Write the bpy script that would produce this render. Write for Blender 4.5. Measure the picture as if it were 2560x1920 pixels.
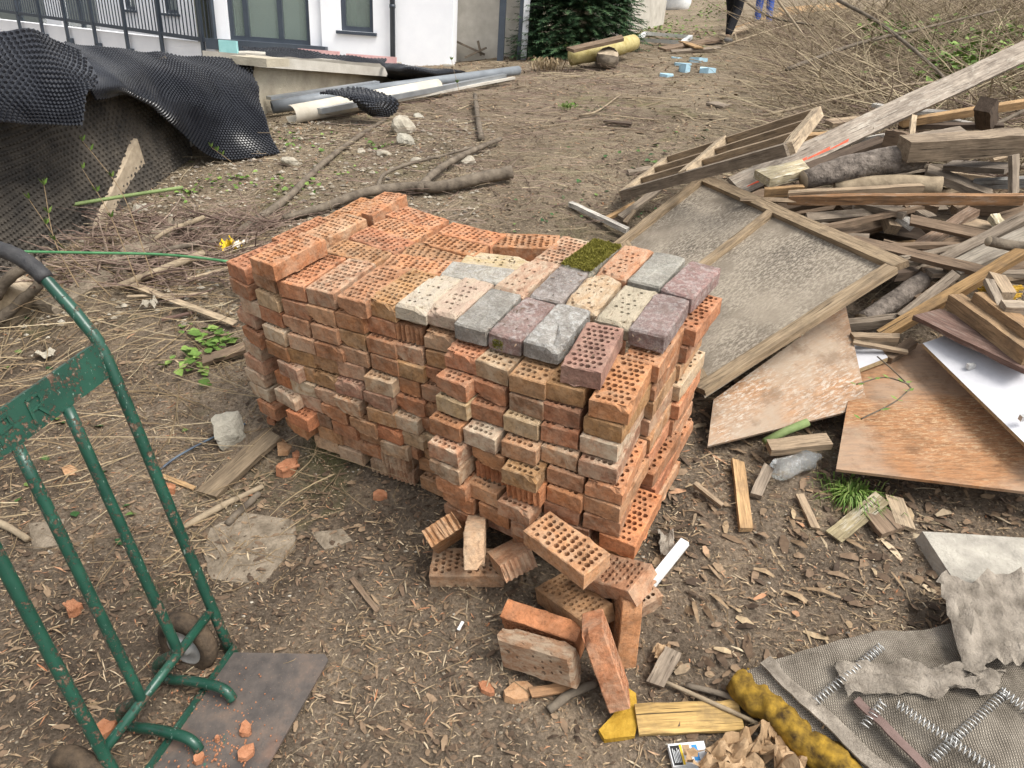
import bpy, math, random
import numpy as np
from mathutils import Matrix, Vector, noise as mnoise
random.seed(7); rng = np.random.default_rng(7)
sc = bpy.context.scene
for o in list(bpy.data.objects): bpy.data.objects.remove(o)
# ------------------------------------------------------------------ camera
# image units: the photograph seen 2212 x 1659; FP = focal length in those units
FP, CX, CY, CZ = 1555.3, 1106.0, 829.5, 1.95
def axes(pitch, roll):
    p, r = math.radians(pitch), math.radians(roll)
    fwd = np.array([0, math.cos(p), -math.sin(p)]); up = np.array([0, math.sin(p), math.cos(p)]); rt = np.array([1., 0, 0])
    return np.stack([math.cos(r)*rt + math.sin(r)*up, -math.sin(r)*rt + math.cos(r)*up, fwd])
AG = axes(26, 4)                 # camera axes in the level world
AS = axes(36.07, -1.96)          # camera axes in the frame of the slope the brick stack stands on
S2W = AG.T @ AS
CAM = np.array([0, 0, CZ]); NS = S2W[:, 2]
cam = bpy.data.cameras.new('camera'); co = bpy.data.objects.new('camera', cam); sc.collection.objects.link(co)
cam.sensor_width = 36; cam.sensor_fit = 'HORIZONTAL'; cam.lens = FP*36/2212; cam.clip_start = .05; cam.clip_end = 300
m = Matrix.Identity(4)
for i in range(3):
    m[i][0], m[i][1], m[i][2], m[i][3] = AG[0][i], AG[1][i], -AG[2][i], CAM[i]
co.matrix_world = m; sc.camera = co
# ------------------------------------------------------------------ sky, sun, exposure
SUN = Vector((.42, -.30, .86)).normalized()
w = bpy.data.worlds.new('World'); sc.world = w; w.use_nodes = True
nt = w.node_tree; bg = nt.nodes['Background']
sky = nt.nodes.new('ShaderNodeTexSky'); sky.sky_type = 'NISHITA'; sky.sun_disc = False
sky.sun_elevation = math.asin(SUN.z); sky.sun_rotation = math.atan2(SUN.x, SUN.y)
sky.air_density = 1.0; sky.dust_density = 4.0; sky.ozone_density = 1.0
hs = nt.nodes.new('ShaderNodeHueSaturation'); hs.inputs['Saturation'].default_value = .2
nt.links.new(sky.outputs[0], hs.inputs['Color']); nt.links.new(hs.outputs[0], bg.inputs[0]); bg.inputs[1].default_value = .118
sl = bpy.data.lights.new('sun', 'SUN'); sl.energy = 1.35; sl.angle = math.radians(26); sl.color = (1, .95, .86)
so = bpy.data.objects.new('sun', sl); sc.collection.objects.link(so)
so.rotation_euler = SUN.to_track_quat('Z', 'Y').to_euler(); so.location = SUN*30
vs = sc.view_settings; vs.view_transform = 'Standard'; vs.look = 'None'; vs.exposure = 1.2; vs.gamma = 1
# ------------------------------------------------------------------ terrain
def sstep(a, b, x):
    t = np.clip((x-a)/(b-a), 0, 1); return t*t*(3-2*t)
_ys = np.linspace(-6, 60, 1321)
_sl = .1803 + (.062-.1803)*sstep(5.0, 8.2, _ys)
_p = np.concatenate([[0], np.cumsum((_sl[1:]+_sl[:-1])/2*np.diff(_ys))]); _p = _p - np.interp(0, _ys, _p) + .0227
def base_h(x, y):
    x = np.asarray(x, float); y = np.asarray(y, float)
    h = np.interp(y, _ys, _p) + x*(.0856 + (.13-.0856)*sstep(6, 14, y))
    # trodden dip in front of the stack
    s = y + .62*x
    h = h - .075*(1-sstep(1.85, 2.15, s))*(1-sstep(1.2, 2.2, x))
    return h
def lump(x, y):
    v = Vector((x*1.3, y*1.3, 3.1)); a = mnoise.noise(v)*.03
    v2 = Vector((x*5, y*5, 1.7)); b = mnoise.noise(v2)*.012
    v3 = Vector((x*16, y*16, 5.7)); c = mnoise.noise(v3)*.006
    return a*min(1, max(0, (y-2.8)/2)) + b + c
def terr(x, y): return float(base_h(x, y)) + lump(x, y)
# ------------------------------------------------------------------ pixel helpers: where a point seen in the photo stands in the place
def ray(u, v): return AG.T @ np.array([(u-CX)/FP, -(v-CY)/FP, 1.])
def W(u, v, d): return CAM + ray(u, v)*d
def G(u, v, h=0.):
    d = ray(u, v); t = .8; pt = t
    while t < 60:
        P = CAM + d*t
        if P[2] < terr(P[0], P[1]) + h: break
        pt = t; t += .08 if t < 8 else .3
    a, b = pt, t
    for _ in range(18):
        c = (a+b)/2; P = CAM+d*c
        if P[2] < terr(P[0], P[1]) + h: b = c
        else: a = c
    return CAM + d*b
def pix(P):
    q = AG @ (np.asarray(P)-CAM); return CX+FP*q[0]/q[2], CY-FP*q[1]/q[2]
def depth(P): return float((AG @ (np.asarray(P)-CAM))[2])
def para(px, anchor, P):
    """four px corners of a parallelogram seen in perspective -> four world points; corner `anchor` lies at P"""
    r = [ray(*p) for p in px]
    A = np.stack([r[0], -r[1], r[2], -r[3]], 1); _, _, vt = np.linalg.svd(A); d = vt[-1]; d = d/d[anchor]
    s = depth(P)
    return [CAM + r[i]*d[i]*s for i in range(4)]
def SP(u, v, layer):
    """point of the slope frame seen at src pixel (2560 wide) on the top plane of a brick layer"""
    d = AS.T @ np.array([(u-1280)/1800., -(v-960)/1800., 1.]); return d*((-1.155-.067*layer)/d[2])
def s2w(s): return CAM + S2W @ np.asarray(s)
# ------------------------------------------------------------------ objects
COL = sc.collection
def link(o): COL.objects.link(o); return o
def tag(o, label=None, cat=None, group=None, kind=None):
    if label: o['label'] = label
    if cat: o['category'] = cat
    if group: o['group'] = group
    if kind: o['kind'] = kind
    return o
def thing(name, label, cat, loc=(0, 0, 0), group=None):
    o = link(bpy.data.objects.new(name, None)); o.location = Vector(loc); o.empty_display_size = .1
    return tag(o, label, cat, group)
class MB:
    def __init__(s): s.v = []; s.f = []; s.mi = []
    def add(s, vs, fs, mi=0):
        n = len(s.v); s.v += [tuple(map(float, p)) for p in vs]; s.f += [tuple(i+n for i in f) for f in fs]; s.mi += [mi]*len(fs); return s
    def box(s, c, ax, dims, mi=0):
        """box about centre c; ax = three unit axes; dims = full sizes"""
        c = np.asarray(c, float); e = [np.asarray(a, float)*d/2 for a, d in zip(ax, dims)]
        vs = [c+i*e[0]+j*e[1]+k*e[2] for k in (-1, 1) for j in (-1, 1) for i in (-1, 1)]
        return s.add(vs, [(0, 2, 3, 1), (4, 5, 7, 6), (0, 1, 5, 4), (2, 6, 7, 3), (0, 4, 6, 2), (1, 3, 7, 5)], mi)
    def bar(s, a, b, w, t, up=(0, 0, 1), mi=0):
        a, b = np.asarray(a, float), np.asarray(b, float); x = b-a; L = np.linalg.norm(x); x = x/L
        y = np.cross(np.asarray(up, float), x); y /= np.linalg.norm(y)+1e-9; z = np.cross(x, y)
        return s.box((a+b)/2, (x, y, z), (L, w, t), mi)
    def tube(s, pts, r, n=8, cap=True, mi=0, flat=1.):
        pts = [np.asarray(p, float) for p in pts]; k = len(pts)
        rs = r if hasattr(r, '__len__') else [r]*k
        prev = None; rings = []
        for i, p in enumerate(pts):
            t = pts[min(i+1, k-1)]-pts[max(i-1, 0)]; t = t/(np.linalg.norm(t)+1e-9)
            if prev is None:
                a = np.array([0, 0, 1.]) if abs(t[2]) < .9 else np.array([1., 0, 0])
            else: a = prev
            x = a - t*(a@t); x /= np.linalg.norm(x)+1e-9; prev = x; y = np.cross(t, x)
            rings.append([p + rs[i]*(math.cos(q)*x*flat + math.sin(q)*y) for q in [2*math.pi*j/n for j in range(n)]])
        vs = [q for rg in rings for q in rg]; fs = []
        for i in range(k-1):
            for j in range(n): fs.append((i*n+j, i*n+(j+1) % n, (i+1)*n+(j+1) % n, (i+1)*n+j))
        if cap: fs += [tuple(range(n-1, -1, -1)), tuple((k-1)*n+j for j in range(n))]
        return s.add(vs, fs, mi)
    def build(s, name, mat, parent=None, smooth=False, mats=None):
        P = np.array(s.v); org = (P.min(0)+P.max(0))/2; org[2] = P[:, 2].min()
        me = bpy.data.meshes.new(name); me.from_pydata([tuple(p-org) for p in P], [], s.f)
        for mm in (mats or [mat]): me.materials.append(mm)
        if mats: me.polygons.foreach_set('material_index', s.mi)
        if smooth: me.polygons.foreach_set('use_smooth', [True]*len(me.polygons))
        me.update()
        o = link(bpy.data.objects.new(name, me)); o.location = Vector(org)
        if parent is not None:
            o.parent = parent; o.location = Vector(org)-parent.location
        return o
def obj_m(name, me, M, parent=None, color=None):
    o = link(bpy.data.objects.new(name, me))
    if parent is not None: o.parent = parent; o.matrix_local = parent.matrix_basis.inverted() @ M
    else: o.matrix_world = M
    if color is not None: o.color = color
    return o
def mat4(c, x, y, z):
    M = Matrix.Identity(4)
    for i in range(3): M[i][0], M[i][1], M[i][2], M[i][3] = x[i], y[i], z[i], c[i]
    return M
def unit(a): a = np.asarray(a, float); return a/(np.linalg.norm(a)+1e-12)
def spline(pts, n=6):
    """Catmull-Rom through the points"""
    P = [np.asarray(p, float) for p in pts]; P = [2*P[0]-P[1]]+P+[2*P[-1]-P[-2]]; out = []
    for i in range(1, len(P)-2):
        for k in range(n):
            t = k/n; a, b, c, d = P[i-1:i+3]
            out.append(.5*((2*b)+(-a+c)*t+(2*a-5*b+4*c-d)*t*t+(-a+3*b-3*c+d)*t**3))
    return out+[P[-2]]
# ------------------------------------------------------------------ materials
class NT:
    def __init__(s, name):
        s.m = bpy.data.materials.new(name); s.m.use_nodes = True; s.t = s.m.node_tree; s.b = s.t.nodes['Principled BSDF']
    def n(s, typ, **kw):
        nd = s.t.nodes.new('ShaderNode'+typ)
        for k, v in kw.items():
            if hasattr(nd, k): setattr(nd, k, v)
        return nd
    def l(s, a, b): s.t.links.new(a, b)
    def coord(s, scale=(1, 1, 1), obj=True, rnd=True):
        tc = s.n('TexCoord'); mp = s.n('Mapping'); mp.inputs['Scale'].default_value = scale
        s.l(tc.outputs['Object'], mp.inputs['Vector'])
        if rnd:
            oi = s.n('ObjectInfo'); mu = s.n('Math', operation='MULTIPLY'); mu.inputs[1].default_value = 37.
            s.l(oi.outputs['Random'], mu.inputs[0]); cb = s.n('CombineXYZ')
            for i in range(3): s.l(mu.outputs[0], cb.inputs[i])
            s.l(cb.outputs[0], mp.inputs['Location'])
        return mp.outputs[0]
    def noise(s, vec, scale, detail=6, rough=.6, dist=0.):
        nd = s.n('TexNoise'); nd.inputs['Scale'].default_value = scale; nd.inputs['Detail'].default_value = detail
        nd.inputs['Roughness'].default_value = rough; nd.inputs['Distortion'].default_value = dist; s.l(vec, nd.inputs['Vector']); return nd.outputs['Fac']
    def vor(s, vec, scale, feat='F1', out='Distance'):
        nd = s.n('TexVoronoi'); nd.feature = feat; nd.inputs['Scale'].default_value = scale; s.l(vec, nd.inputs['Vector']); return nd.outputs[out]
    def ramp(s, fac, stops, interp='LINEAR'):
        nd = s.n('ValToRGB'); cr = nd.color_ramp; cr.interpolation = interp
        while len(cr.elements) < len(stops): cr.elements.new(.5)
        for e, (p, c) in zip(cr.elements, stops):
            e.position = p; e.color = (*c, 1) if hasattr(c, '__len__') else (c, c, c, 1)
        s.l(fac, nd.inputs[0]); return nd.outputs[0]
    def mix(s, fac, a, b, mode='MIX'):
        nd = s.n('MixRGB'); nd.blend_type = mode
        for i, x in enumerate((fac, a, b)):
            if isinstance(x, (int, float)): nd.inputs[i].default_value = x if i == 0 else (x, x, x, 1)
            elif isinstance(x, tuple): nd.inputs[i].default_value = (*x, 1)
            else: s.l(x, nd.inputs[i])
        return nd.outputs[0]
    def mul(s, a, b):
        nd = s.n('Math', operation='MULTIPLY')
        for i, x in enumerate((a, b)):
            if isinstance(x, (int, float)): nd.inputs[i].default_value = x
            else: s.l(x, nd.inputs[i])
        return nd.outputs[0]
    def bump(s, h, dist=.01, strength=1., prev=None):
        nd = s.n('Bump'); nd.inputs['Distance'].default_value = dist; nd.inputs['Strength'].default_value = strength
        s.l(h, nd.inputs['Height'])
        if prev is not None: s.l(prev, nd.inputs['Normal'])
        return nd.outputs[0]
    def done(s, col=None, rough=.8, nrm=None, metal=0, spec=.35):
        if col is not None:
            if isinstance(col, tuple): s.b.inputs['Base Color'].default_value = (*col, 1)
            else: s.l(col, s.b.inputs['Base Color'])
        if isinstance(rough, (int, float)): s.b.inputs['Roughness'].default_value = rough
        else: s.l(rough, s.b.inputs['Roughness'])
        s.b.inputs['Metallic'].default_value = metal; s.b.inputs['Specular IOR Level'].default_value = spec
        if nrm is not None: s.l(nrm, s.b.inputs['Normal'])
        return s.m
    def objcol(s): return s.n('ObjectInfo').outputs['Color'], s.n('ObjectInfo').outputs['Alpha']
M = {}
def simple(name, c1, c2, scale=20, bump=.002, rough=.75, bscale=None, spec=.3, metal=0, stretch=(1, 1, 1)):
    t = NT(name); v = t.coord(stretch); f = t.noise(v, scale)
    col = t.ramp(f, [(.3, c1), (.7, c2)]); b = t.bump(t.noise(v, bscale or scale*4), bump)
    M[name] = t.done(col, rough, b, metal, spec); return M[name]
def island(name, stops, rough=.85, scale=60, back=None):
    t = NT(name); g = t.n('NewGeometry'); col = t.ramp(g.outputs['Random Per Island'], stops, 'LINEAR')
    f = t.noise(t.coord(rnd=False), scale); col = t.mix(.7, col, t.ramp(f, [(.3, .55), (.7, 1.25)]), 'MULTIPLY')
    M[name] = t.done(col, rough, None, 0, .2); return M[name]
def mk_brick():
    t = NT('brick'); col, al = t.objcol(); v = t.coord()
    blot = t.noise(v, 14, 5, .6); col = t.mix(1., col, t.ramp(blot, [(.25, (.5, .5, .5)), (.5, (1, 1, 1)), (.75, (1.3, 1.3, 1.25))]), 'MULTIPLY')
    grain = t.noise(v, 85, 5, .78); col = t.mix(.9, col, t.ramp(grain, [(.3, .5), (.48, .98), (.66, 1.25)]), 'MULTIPLY')
    wn = t.noise(v, 22, 8, .68, .6); wf = t.ramp(wn, [(.42, 0.), (.62, 1.)]); col = t.mix(t.mul(wf, al), col, (.54, .45, .33))
    dn = t.noise(v, 60, 4, .7); dk = t.ramp(dn, [(.28, 1.), (.36, 0.)]); col = t.mix(t.mul(dk, .55), col, (.1, .05, .03))
    speck = t.vor(v, 150); sp = t.ramp(speck, [(.10, 1.), (.16, 0.)]); sn = t.ramp(t.noise(v, 9), [(.5, 0.), (.62, 1.)])
    col = t.mix(t.mul(t.mul(sp, sn), .8), col, (.06, .035, .022))
    b = t.bump(t.noise(v, 55, 8, .7), .005); b = t.bump(grain, .0014, 1, b)
    M['brick'] = t.done(col, .92, b, 0, .15)
def mk_paver():
    t = NT('paver'); col, al = t.objcol(); v = t.coord()
    col = t.mix(1., col, t.ramp(t.noise(v, 10), [(.3, .7), (.7, 1.25)]), 'MULTIPLY')
    wn = t.noise(v, 45, 7, .65, .5); wf = t.ramp(wn, [(.46, 0.), (.60, 1.)]); col = t.mix(t.mul(wf, al), col, (.44, .43, .4))
    sp = t.ramp(t.vor(v, 230), [(.1, .55), (.4, 1.15)]); col = t.mix(.6, col, sp, 'MULTIPLY')
    sep = t.noise(v, 130, 5, .8); col = t.mix(.75, col, t.ramp(sep, [(.32, .5), (.5, 1.), (.66, 1.35)]), 'MULTIPLY')
    dirt = t.ramp(t.noise(v, 18, 7, .7), [(.5, 0.), (.66, 1.)]); col = t.mix(t.mul(dirt, .45), col, (.16, .13, .1))
    hsn = t.n('HueSaturation'); hsn.inputs['Saturation'].default_value = .8; t.l(col, hsn.inputs['Color'])
    b = t.bump(sep, .006); b = t.bump(t.noise(v, 40, 6), .004, 1, b)
    M['paver'] = t.done(hsn.outputs[0], .9, b, 0, .2)
def mk_porous():
    t = NT('porous_brick'); col, al = t.objcol(); v = t.coord((1, .45, 1))
    col = t.mix(1., col, t.ramp(t.noise(v, 25), [(.3, .8), (.7, 1.2)]), 'MULTIPLY')
    wf = t.ramp(t.noise(v, 38, 8, .7), [(.42, 0.), (.58, 1.)]); col = t.mix(t.mul(wf, al), col, (.56, .47, .35))
    cr = t.ramp(t.noise(v, 110, 6, .75, .4), [(.34, 1.), (.43, 0.)]); col = t.mix(t.mul(cr, .85), col, (.13, .075, .045))
    b = t.bump(t.noise(v, 110, 8, .75, .4), .011); M['porous'] = t.done(col, .93, b, 0, .15)
def mk_wood():
    t = NT('weathered_wood'); col, al = t.objcol(); v = t.coord((3, 40, 40)); v2 = t.coord((1, 6, 6)); v3 = t.coord()
    g = t.noise(v, 3.2, 7, .65, .6); col = t.mix(1., col, t.ramp(g, [(.28, .45), (.5, .95), (.72, 1.3)]), 'MULTIPLY')
    col = t.mix(.75, col, t.ramp(t.noise(v2, 4, 5), [(.3, (.55, .5, .47)), (.65, (1.15, 1.12, 1.08))]), 'MULTIPLY')
    cr = t.ramp(t.noise(t.coord((1.4, 60, 60)), 2.2, 3, .5, .3), [(.30, 1.), (.345, 0.)]); col = t.mix(t.mul(cr, .8), col, (.03, .022, .016))
    dirt = t.ramp(t.noise(v3, 9, 7, .7), [(.5, 0.), (.68, 1.)]); col = t.mix(t.mul(dirt, .5), col, (.09, .068, .05))
    pk = t.ramp(t.noise(v2, 9, 6, .7), [(.55, 0.), (.60, 1.)]); col = t.mix(t.mul(pk, al), col, (.62, .58, .5))
    b = t.bump(g, .0025); b = t.bump(cr, -.003, 1, b); M['wood'] = t.done(col, .85, b, 0, .25)
def mk_ground():
    t = NT('soil'); v = t.coord(rnd=False)
    big = t.noise(v, .9, 5, .55); col = t.ramp(big, [(.28, (.085, .065, .049)), (.5, (.175, .136, .10)), (.72, (.285, .225, .165))])
    mid = t.noise(v, 6, 8, .68); col = t.mix(.85, col, t.ramp(mid, [(.3, (.45, .43, .41)), (.5, (1, 1, 1)), (.72, (1.5, 1.45, 1.35))]), 'MULTIPLY')
    sep = t.n('SeparateXYZ'); t.l(v, sep.inputs[0]); mr = t.n('MapRange'); mr.inputs['From Min'].default_value = 2.6+.6; mr.inputs['From Max'].default_value = 5.2; t.l(sep.outputs['Y'], mr.inputs['Value'])
    col = t.mix(t.mul(mr.outputs[0], .62), col, t.ramp(t.noise(v, 2.3, 6, .65), [(.35, (.19, .15, .102)), (.55, (.29, .232, .16)), (.7, (.265, .235, .14))]))
    f1 = t.noise(v, 75, 8, .8); col = t.mix(.9, col, t.ramp(f1, [(.33, .38), (.5, .95), (.66, 1.7)]), 'MULTIPLY')
    gv = t.vor(v, 55); gm = t.ramp(gv, [(.12, 1.), (.2, 0.)]); gn = t.ramp(t.noise(v, 2.1, 4), [(.5, 0.), (.65, 1.)])
    col = t.mix(t.mul(t.mul(gm, gn), .7), col, (.33, .28, .21))
    mo = t.ramp(t.noise(v, 1.1, 6, .7, .3), [(.58, 0.), (.7, 1.)]); col = t.mix(t.mul(mo, .5), col, (.14, .145, .05))
    b = t.bump(f1, .02); b = t.bump(gv, -.008, .6, b); b = t.bump(mid, .03, 1, b)
    M['soil'] = t.done(col, .95, b, 0, .12)
def mk_plywood(name, base, flake, thr, fade):
    t = NT(name); v = t.coord((1.6, 9, 1)); v3 = t.coord()
    col = t.ramp(t.noise(v, 9, 8, .72, .3), [(.3, tuple(c*.45 for c in base)), (.52, base), (.74, tuple(min(1, c*1.45) for c in base))])
    reg = t.ramp(t.noise(v3, 2.2, 4, .5), [(thr-.08, 0.), (thr+.08, 1.)])
    fl = t.ramp(t.noise(t.coord((1, 3.2, 1)), 34, 8, .78, .2), [(.5, 0.), (.58, 1.)]); col = t.mix(t.mul(t.mul(fl, reg), .95), col, flake)
    gr = t.ramp(t.noise(v3, 2.6, 6, .6), [(.46, 0.), (.62, 1.)]); col = t.mix(t.mul(gr, fade), col, (.34, .27, .2))
    st = t.ramp(t.noise(v3, 5, 7, .65), [(.56, 0.), (.66, 1.)]); col = t.mix(t.mul(st, .55), col, tuple(c*.4 for c in base))
    b = t.bump(t.noise(v, 30, 6), .002); M[name] = t.done(col, .6, b, 0, .35)
def mk_green():
    t = NT('worn_green_paint'); v = t.coord(); a = t.mix(.5, t.noise(v, 17, 10, .78), t.noise(v, 70, 6, .8)); g = t.n('NewGeometry')
    col = t.ramp(t.noise(v, 8), [(.3, (.006, .036, .024)), (.7, (.016, .075, .048))])
    wear = t.ramp(a, [(.535, 0.), (.555, 1.)]); rust = t.ramp(t.noise(v, 90), [(.3, (.05, .028, .018)), (.55, (.13, .08, .05)), (.75, (.36, .3, .23))])
    col = t.mix(wear, col, rust); sc2 = t.ramp(t.noise(t.coord((1, 1, .2)), 120, 4), [(.66, 0.), (.7, 1.)]); col = t.mix(t.mul(sc2, .7), col, (.3, .4, .34))
    b = t.bump(wear, -.0012); r = t.ramp(wear, [(0, .34), (1, .85)]); M['green'] = t.done(col, r, b, 0, .5)
def mk_plate():
    t = NT('rusty_steel_plate'); v = t.coord()
    col = t.ramp(t.noise(v, 9, 7, .65), [(.3, (.05, .045, .043)), (.5, (.105, .088, .077)), (.7, (.18, .13, .1))])
    dust = t.ramp(t.noise(v, 5, 6), [(.55, 0.), (.75, 1.)]); col = t.mix(t.mul(dust, .5), col, (.3, .14, .075))
    gp = t.ramp(t.noise(v, 7, 5, .6), [(.68, 0.), (.7, 1.)]); col = t.mix(gp, col, (.02, .13, .085))
    sp = t.ramp(t.vor(v, 120), [(.08, 1.), (.14, 0.)]); col = t.mix(t.mul(sp, .7), col, (.28, .18, .12))
    M['plate'] = t.done(col, .55, t.bump(t.noise(v, 70), .002), .25, .4)
def mk_panel():
    t = NT('grey_fibreboard'); v = t.coord((1, 2, 1)); v3 = t.coord()
    col = t.ramp(t.noise(v3, 3, 5), [(.3, (.085, .07, .055)), (.5, (.165, .137, .105)), (.7, (.27, .228, .175))])
    f = t.ramp(t.noise(v, 42, 6, .75, .3), [(.45, 0.), (.58, 1.)]); r = t.ramp(t.noise(v3, 2.6, 4), [(.42, 0.), (.56, 1.)])
    col = t.mix(t.mul(t.mul(f, r), .85), col, (.38, .33, .26)); sp = t.ramp(t.vor(v3, 75), [(.05, 1.), (.1, 0.)]); col = t.mix(t.mul(sp, .7), col, (.05, .035, .025))
    M['fibre'] = t.done(col, .8, t.bump(t.noise(v, 60, 6), .003), 0, .25)
def mk_burlap():
    t = NT('burlap'); v = t.coord(rnd=False); wv = t.n('TexWave'); wv.inputs['Scale'].default_value = 55; t.l(v, wv.inputs['Vector'])
    w2 = t.n('TexWave'); w2.bands_direction = 'Y'; w2.inputs['Scale'].default_value = 55; t.l(v, w2.inputs['Vector'])
    h = t.mul(wv.outputs['Fac'], w2.outputs['Fac'])
    col = t.ramp(t.noise(v, 9, 7, .65), [(.3, (.15, .128, .10)), (.5, (.30, .26, .21)), (.72, (.44, .39, .32))])
    col = t.mix(.75, col, t.ramp(h, [(0, .35), (.5, 1.1)]), 'MULTIPLY'); M['burlap'] = t.done(col, .95, t.bump(h, .004), 0, .1)
def mk_glass():
    t = NT('window_glass'); t.b.inputs['Transmission Weight'].default_value = .82; t.b.inputs['IOR'].default_value = 1.5
    M['glass'] = t.done((.62, .72, .66), .03, None, 0, .6)
    t = NT('bottle_plastic'); t.b.inputs['Transmission Weight'].default_value = .9; t.b.inputs['IOR'].default_value = 1.25
    M['bottle'] = t.done((.85, .87, .86), .12, t.bump(t.noise(t.coord(), 30, 3), .01), 0, .6)
mk_brick(); mk_paver(); mk_porous(); mk_wood(); mk_ground(); mk_green(); mk_plate(); mk_panel(); mk_burlap(); mk_glass()
mk_plywood('ply_orange', (.33, .185, .095), (.5, .45, .38), .42, .85)
mk_plywood('ply_brown', (.31, .15, .065), (.43, .29, .165), .43, .55)
simple('membrane', (.010, .011, .015), (.02, .022, .028), 9, .001, .27, 40, .5)
simple('membrane_dusty', (.025, .023, .021), (.10, .085, .068), 6, .001, .7, 40, .3)
simple('plaster', (.80, .81, .84), (.87, .88, .9), 3, .003, .9, 160, .1)
simple('concrete', (.30, .265, .205), (.5, .45, .35), 4, .006, .9, 60, .15)
simple('concrete_pale', (.38, .35, .3), (.54, .51, .45), 5, .005, .9, 60, .15)
simple('concrete_grey', (.27, .25, .215), (.45, .42, .36), 16, .006, .92, 90, .12)
simple('anthracite', (.035, .045, .06), (.05, .062, .08), 8, .0004, .4, 40, .5)
simple('interior', (.16, .17, .14), (.3, .3, .25), 2, .001, .9, 30, .1)
simple('pink_board', (.48, .27, .27), (.6, .38, .37), 8, .001, .8, 60, .2)
simple('turquoise_board', (.25, .5, .5), (.33, .6, .6), 8, .001, .8, 60, .2)
simple('rubber', (.02, .02, .022), (.05, .048, .048), 30, .002, .6, 120, .4)
simple('tyre', (.025, .02, .016), (.12, .085, .055), 22, .004, .85, 120, .2)
simple('steel', (.36, .36, .35), (.62, .62, .6), 25, .001, .35, 90, .6, .45)
simple('zinc', (.3, .32, .34), (.45, .47, .49), 6, .0005, .4, 50, .5, .7)
simple('pvc_grey', (.15, .165, .18), (.22, .24, .26), 8, .0005, .5, 50, .4)
simple('gutter_beige', (.5, .45, .36), (.66, .61, .52), 6, .001, .6, 50, .3)
simple('bark', (.075, .06, .047), (.2, .165, .125), 14, .01, .92, 26, .15)
simple('bark_pale', (.2, .155, .105), (.36, .29, .2), 16, .006, .9, 40, .15)
simple('bark_log', (.07, .058, .05), (.26, .22, .185), 24, .03, .92, 22, .15, 0, (1, 1, 1))
simple('cut_wood', (.3, .24, .17), (.5, .41, .3), 20, .004, .85, 60, .2)
simple('green_stake', (.05, .17, .07), (.1, .27, .12), 12, .002, .5, 60, .4)
simple('green_stake_dull', (.12, .17, .06), (.22, .28, .11), 12, .002, .7, 60, .3)
simple('limestone', (.26, .23, .18), (.46, .42, .34), 14, .01, .92, 40, .12)
simple('stone_grey', (.24, .22, .18), (.42, .39, .32), 10, .012, .92, 55, .12)
simple('flat_stone', (.14, .112, .082), (.29, .24, .18), 22, .012, .95, 70, .1)
simple('shard', (.27, .11, .055), (.42, .2, .11), 40, .006, .9, 90, .15)
simple('shard_tan', (.33, .18, .09), (.46, .29, .17), 40, .006, .9, 90, .15)
simple('foam_blue', (.3, .48, .58), (.42, .6, .7), 12, .002, .7, 90, .2)
simple('yellow_fabric', (.33, .27, .1), (.5, .43, .22), 10, .006, .9, 60, .1)
simple('yellow_foam', (.3, .17, .02), (.55, .35, .06), 14, .006, .95, 90, .1)
simple('ochre_trim', (.045, .028, .012), (.36, .22, .03), 30, .003, .9, 60, .15)
simple('cloth_grey', (.13, .11, .088), (.36, .315, .26), 14, .01, .95, 90, .1)
simple('rust_strip', (.1, .065, .055), (.2, .14, .125), 12, .002, .8, 80, .2)
simple('chipboard', (.26, .19, .1), (.46, .36, .22), 90, .003, .9, 200, .15)
simple('melamine', (.42, .42, .44), (.6, .6, .63), 5, .001, .65, 60, .2)
simple('cream_paint', (.55, .49, .32), (.72, .68, .5), 18, .003, .75, 60, .3)
simple('red_paint', (.5, .05, .015), (.6, .09, .03), 30, .001, .6, 60, .3)
simple('white_plastic', (.6, .62, .62), (.78, .78, .77), 14, .003, .5, 60, .4)
simple('yellow_plastic', (.65, .42, .01), (.8, .56, .03), 14, .003, .45, 60, .4)
simple('cable', (.03, .04, .06), (.12, .16, .2), 14, .001, .5, 60, .4)
simple('dry_paper', (.25, .16, .085), (.44, .31, .19), 9, .006, .9, 40, .15)
simple('moss', (.13, .12, .02), (.32, .29, .07), 60, .006, .95, 160, .1)
simple('black_cloth', (.012, .012, .014), (.025, .025, .028), 20, .002, .9, 60, .1)
simple('blue_cloth', (.01, .05, .25), (.02, .09, .4), 8, .004, .6, 30, .3)
simple('skin', (.45, .27, .19), (.52, .32, .23), 8, .001, .6, 60, .3)
simple('shoe', (.08, .08, .085), (.2, .19, .18), 30, .002, .7, 60, .3)
simple('spruce_bark', (.09, .065, .045), (.2, .15, .11), 20, .006, .9, 40, .15)
simple('blue_print', (.03, .2, .5), (.05, .26, .6), 10, .0005, .5, 60, .3)
simple('black_print', (.012, .012, .012), (.02, .02, .02), 10, .0005, .5, 60, .3)
island('chips', [(0, (.42, .32, .2)), (.35, (.27, .19, .115)), (.65, (.15, .1, .062)), (.85, (.5, .41, .28)), (1, (.38, .16, .075))])
island('litter', [(0, (.06, .042, .03)), (.4, (.11, .075, .05)), (.75, (.19, .13, .085)), (1, (.27, .19, .12))])
island('straw', [(0, (.36, .28, .17)), (.4, (.26, .19, .11)), (.75, (.16, .11, .065)), (1, (.45, .37, .24))])
island('twigs', [(0, (.26, .2, .13)), (.35, (.17, .13, .09)), (.7, (.33, .265, .175)), (1, (.42, .35, .23))])
island('twigs_purple', [(0, (.10, .066, .054)), (.5, (.18, .125, .1)), (1, (.29, .22, .17))])
island('leaf_green', [(0, (.07, .13, .025)), (.5, (.13, .22, .045)), (1, (.22, .3, .08))], .6)
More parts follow.
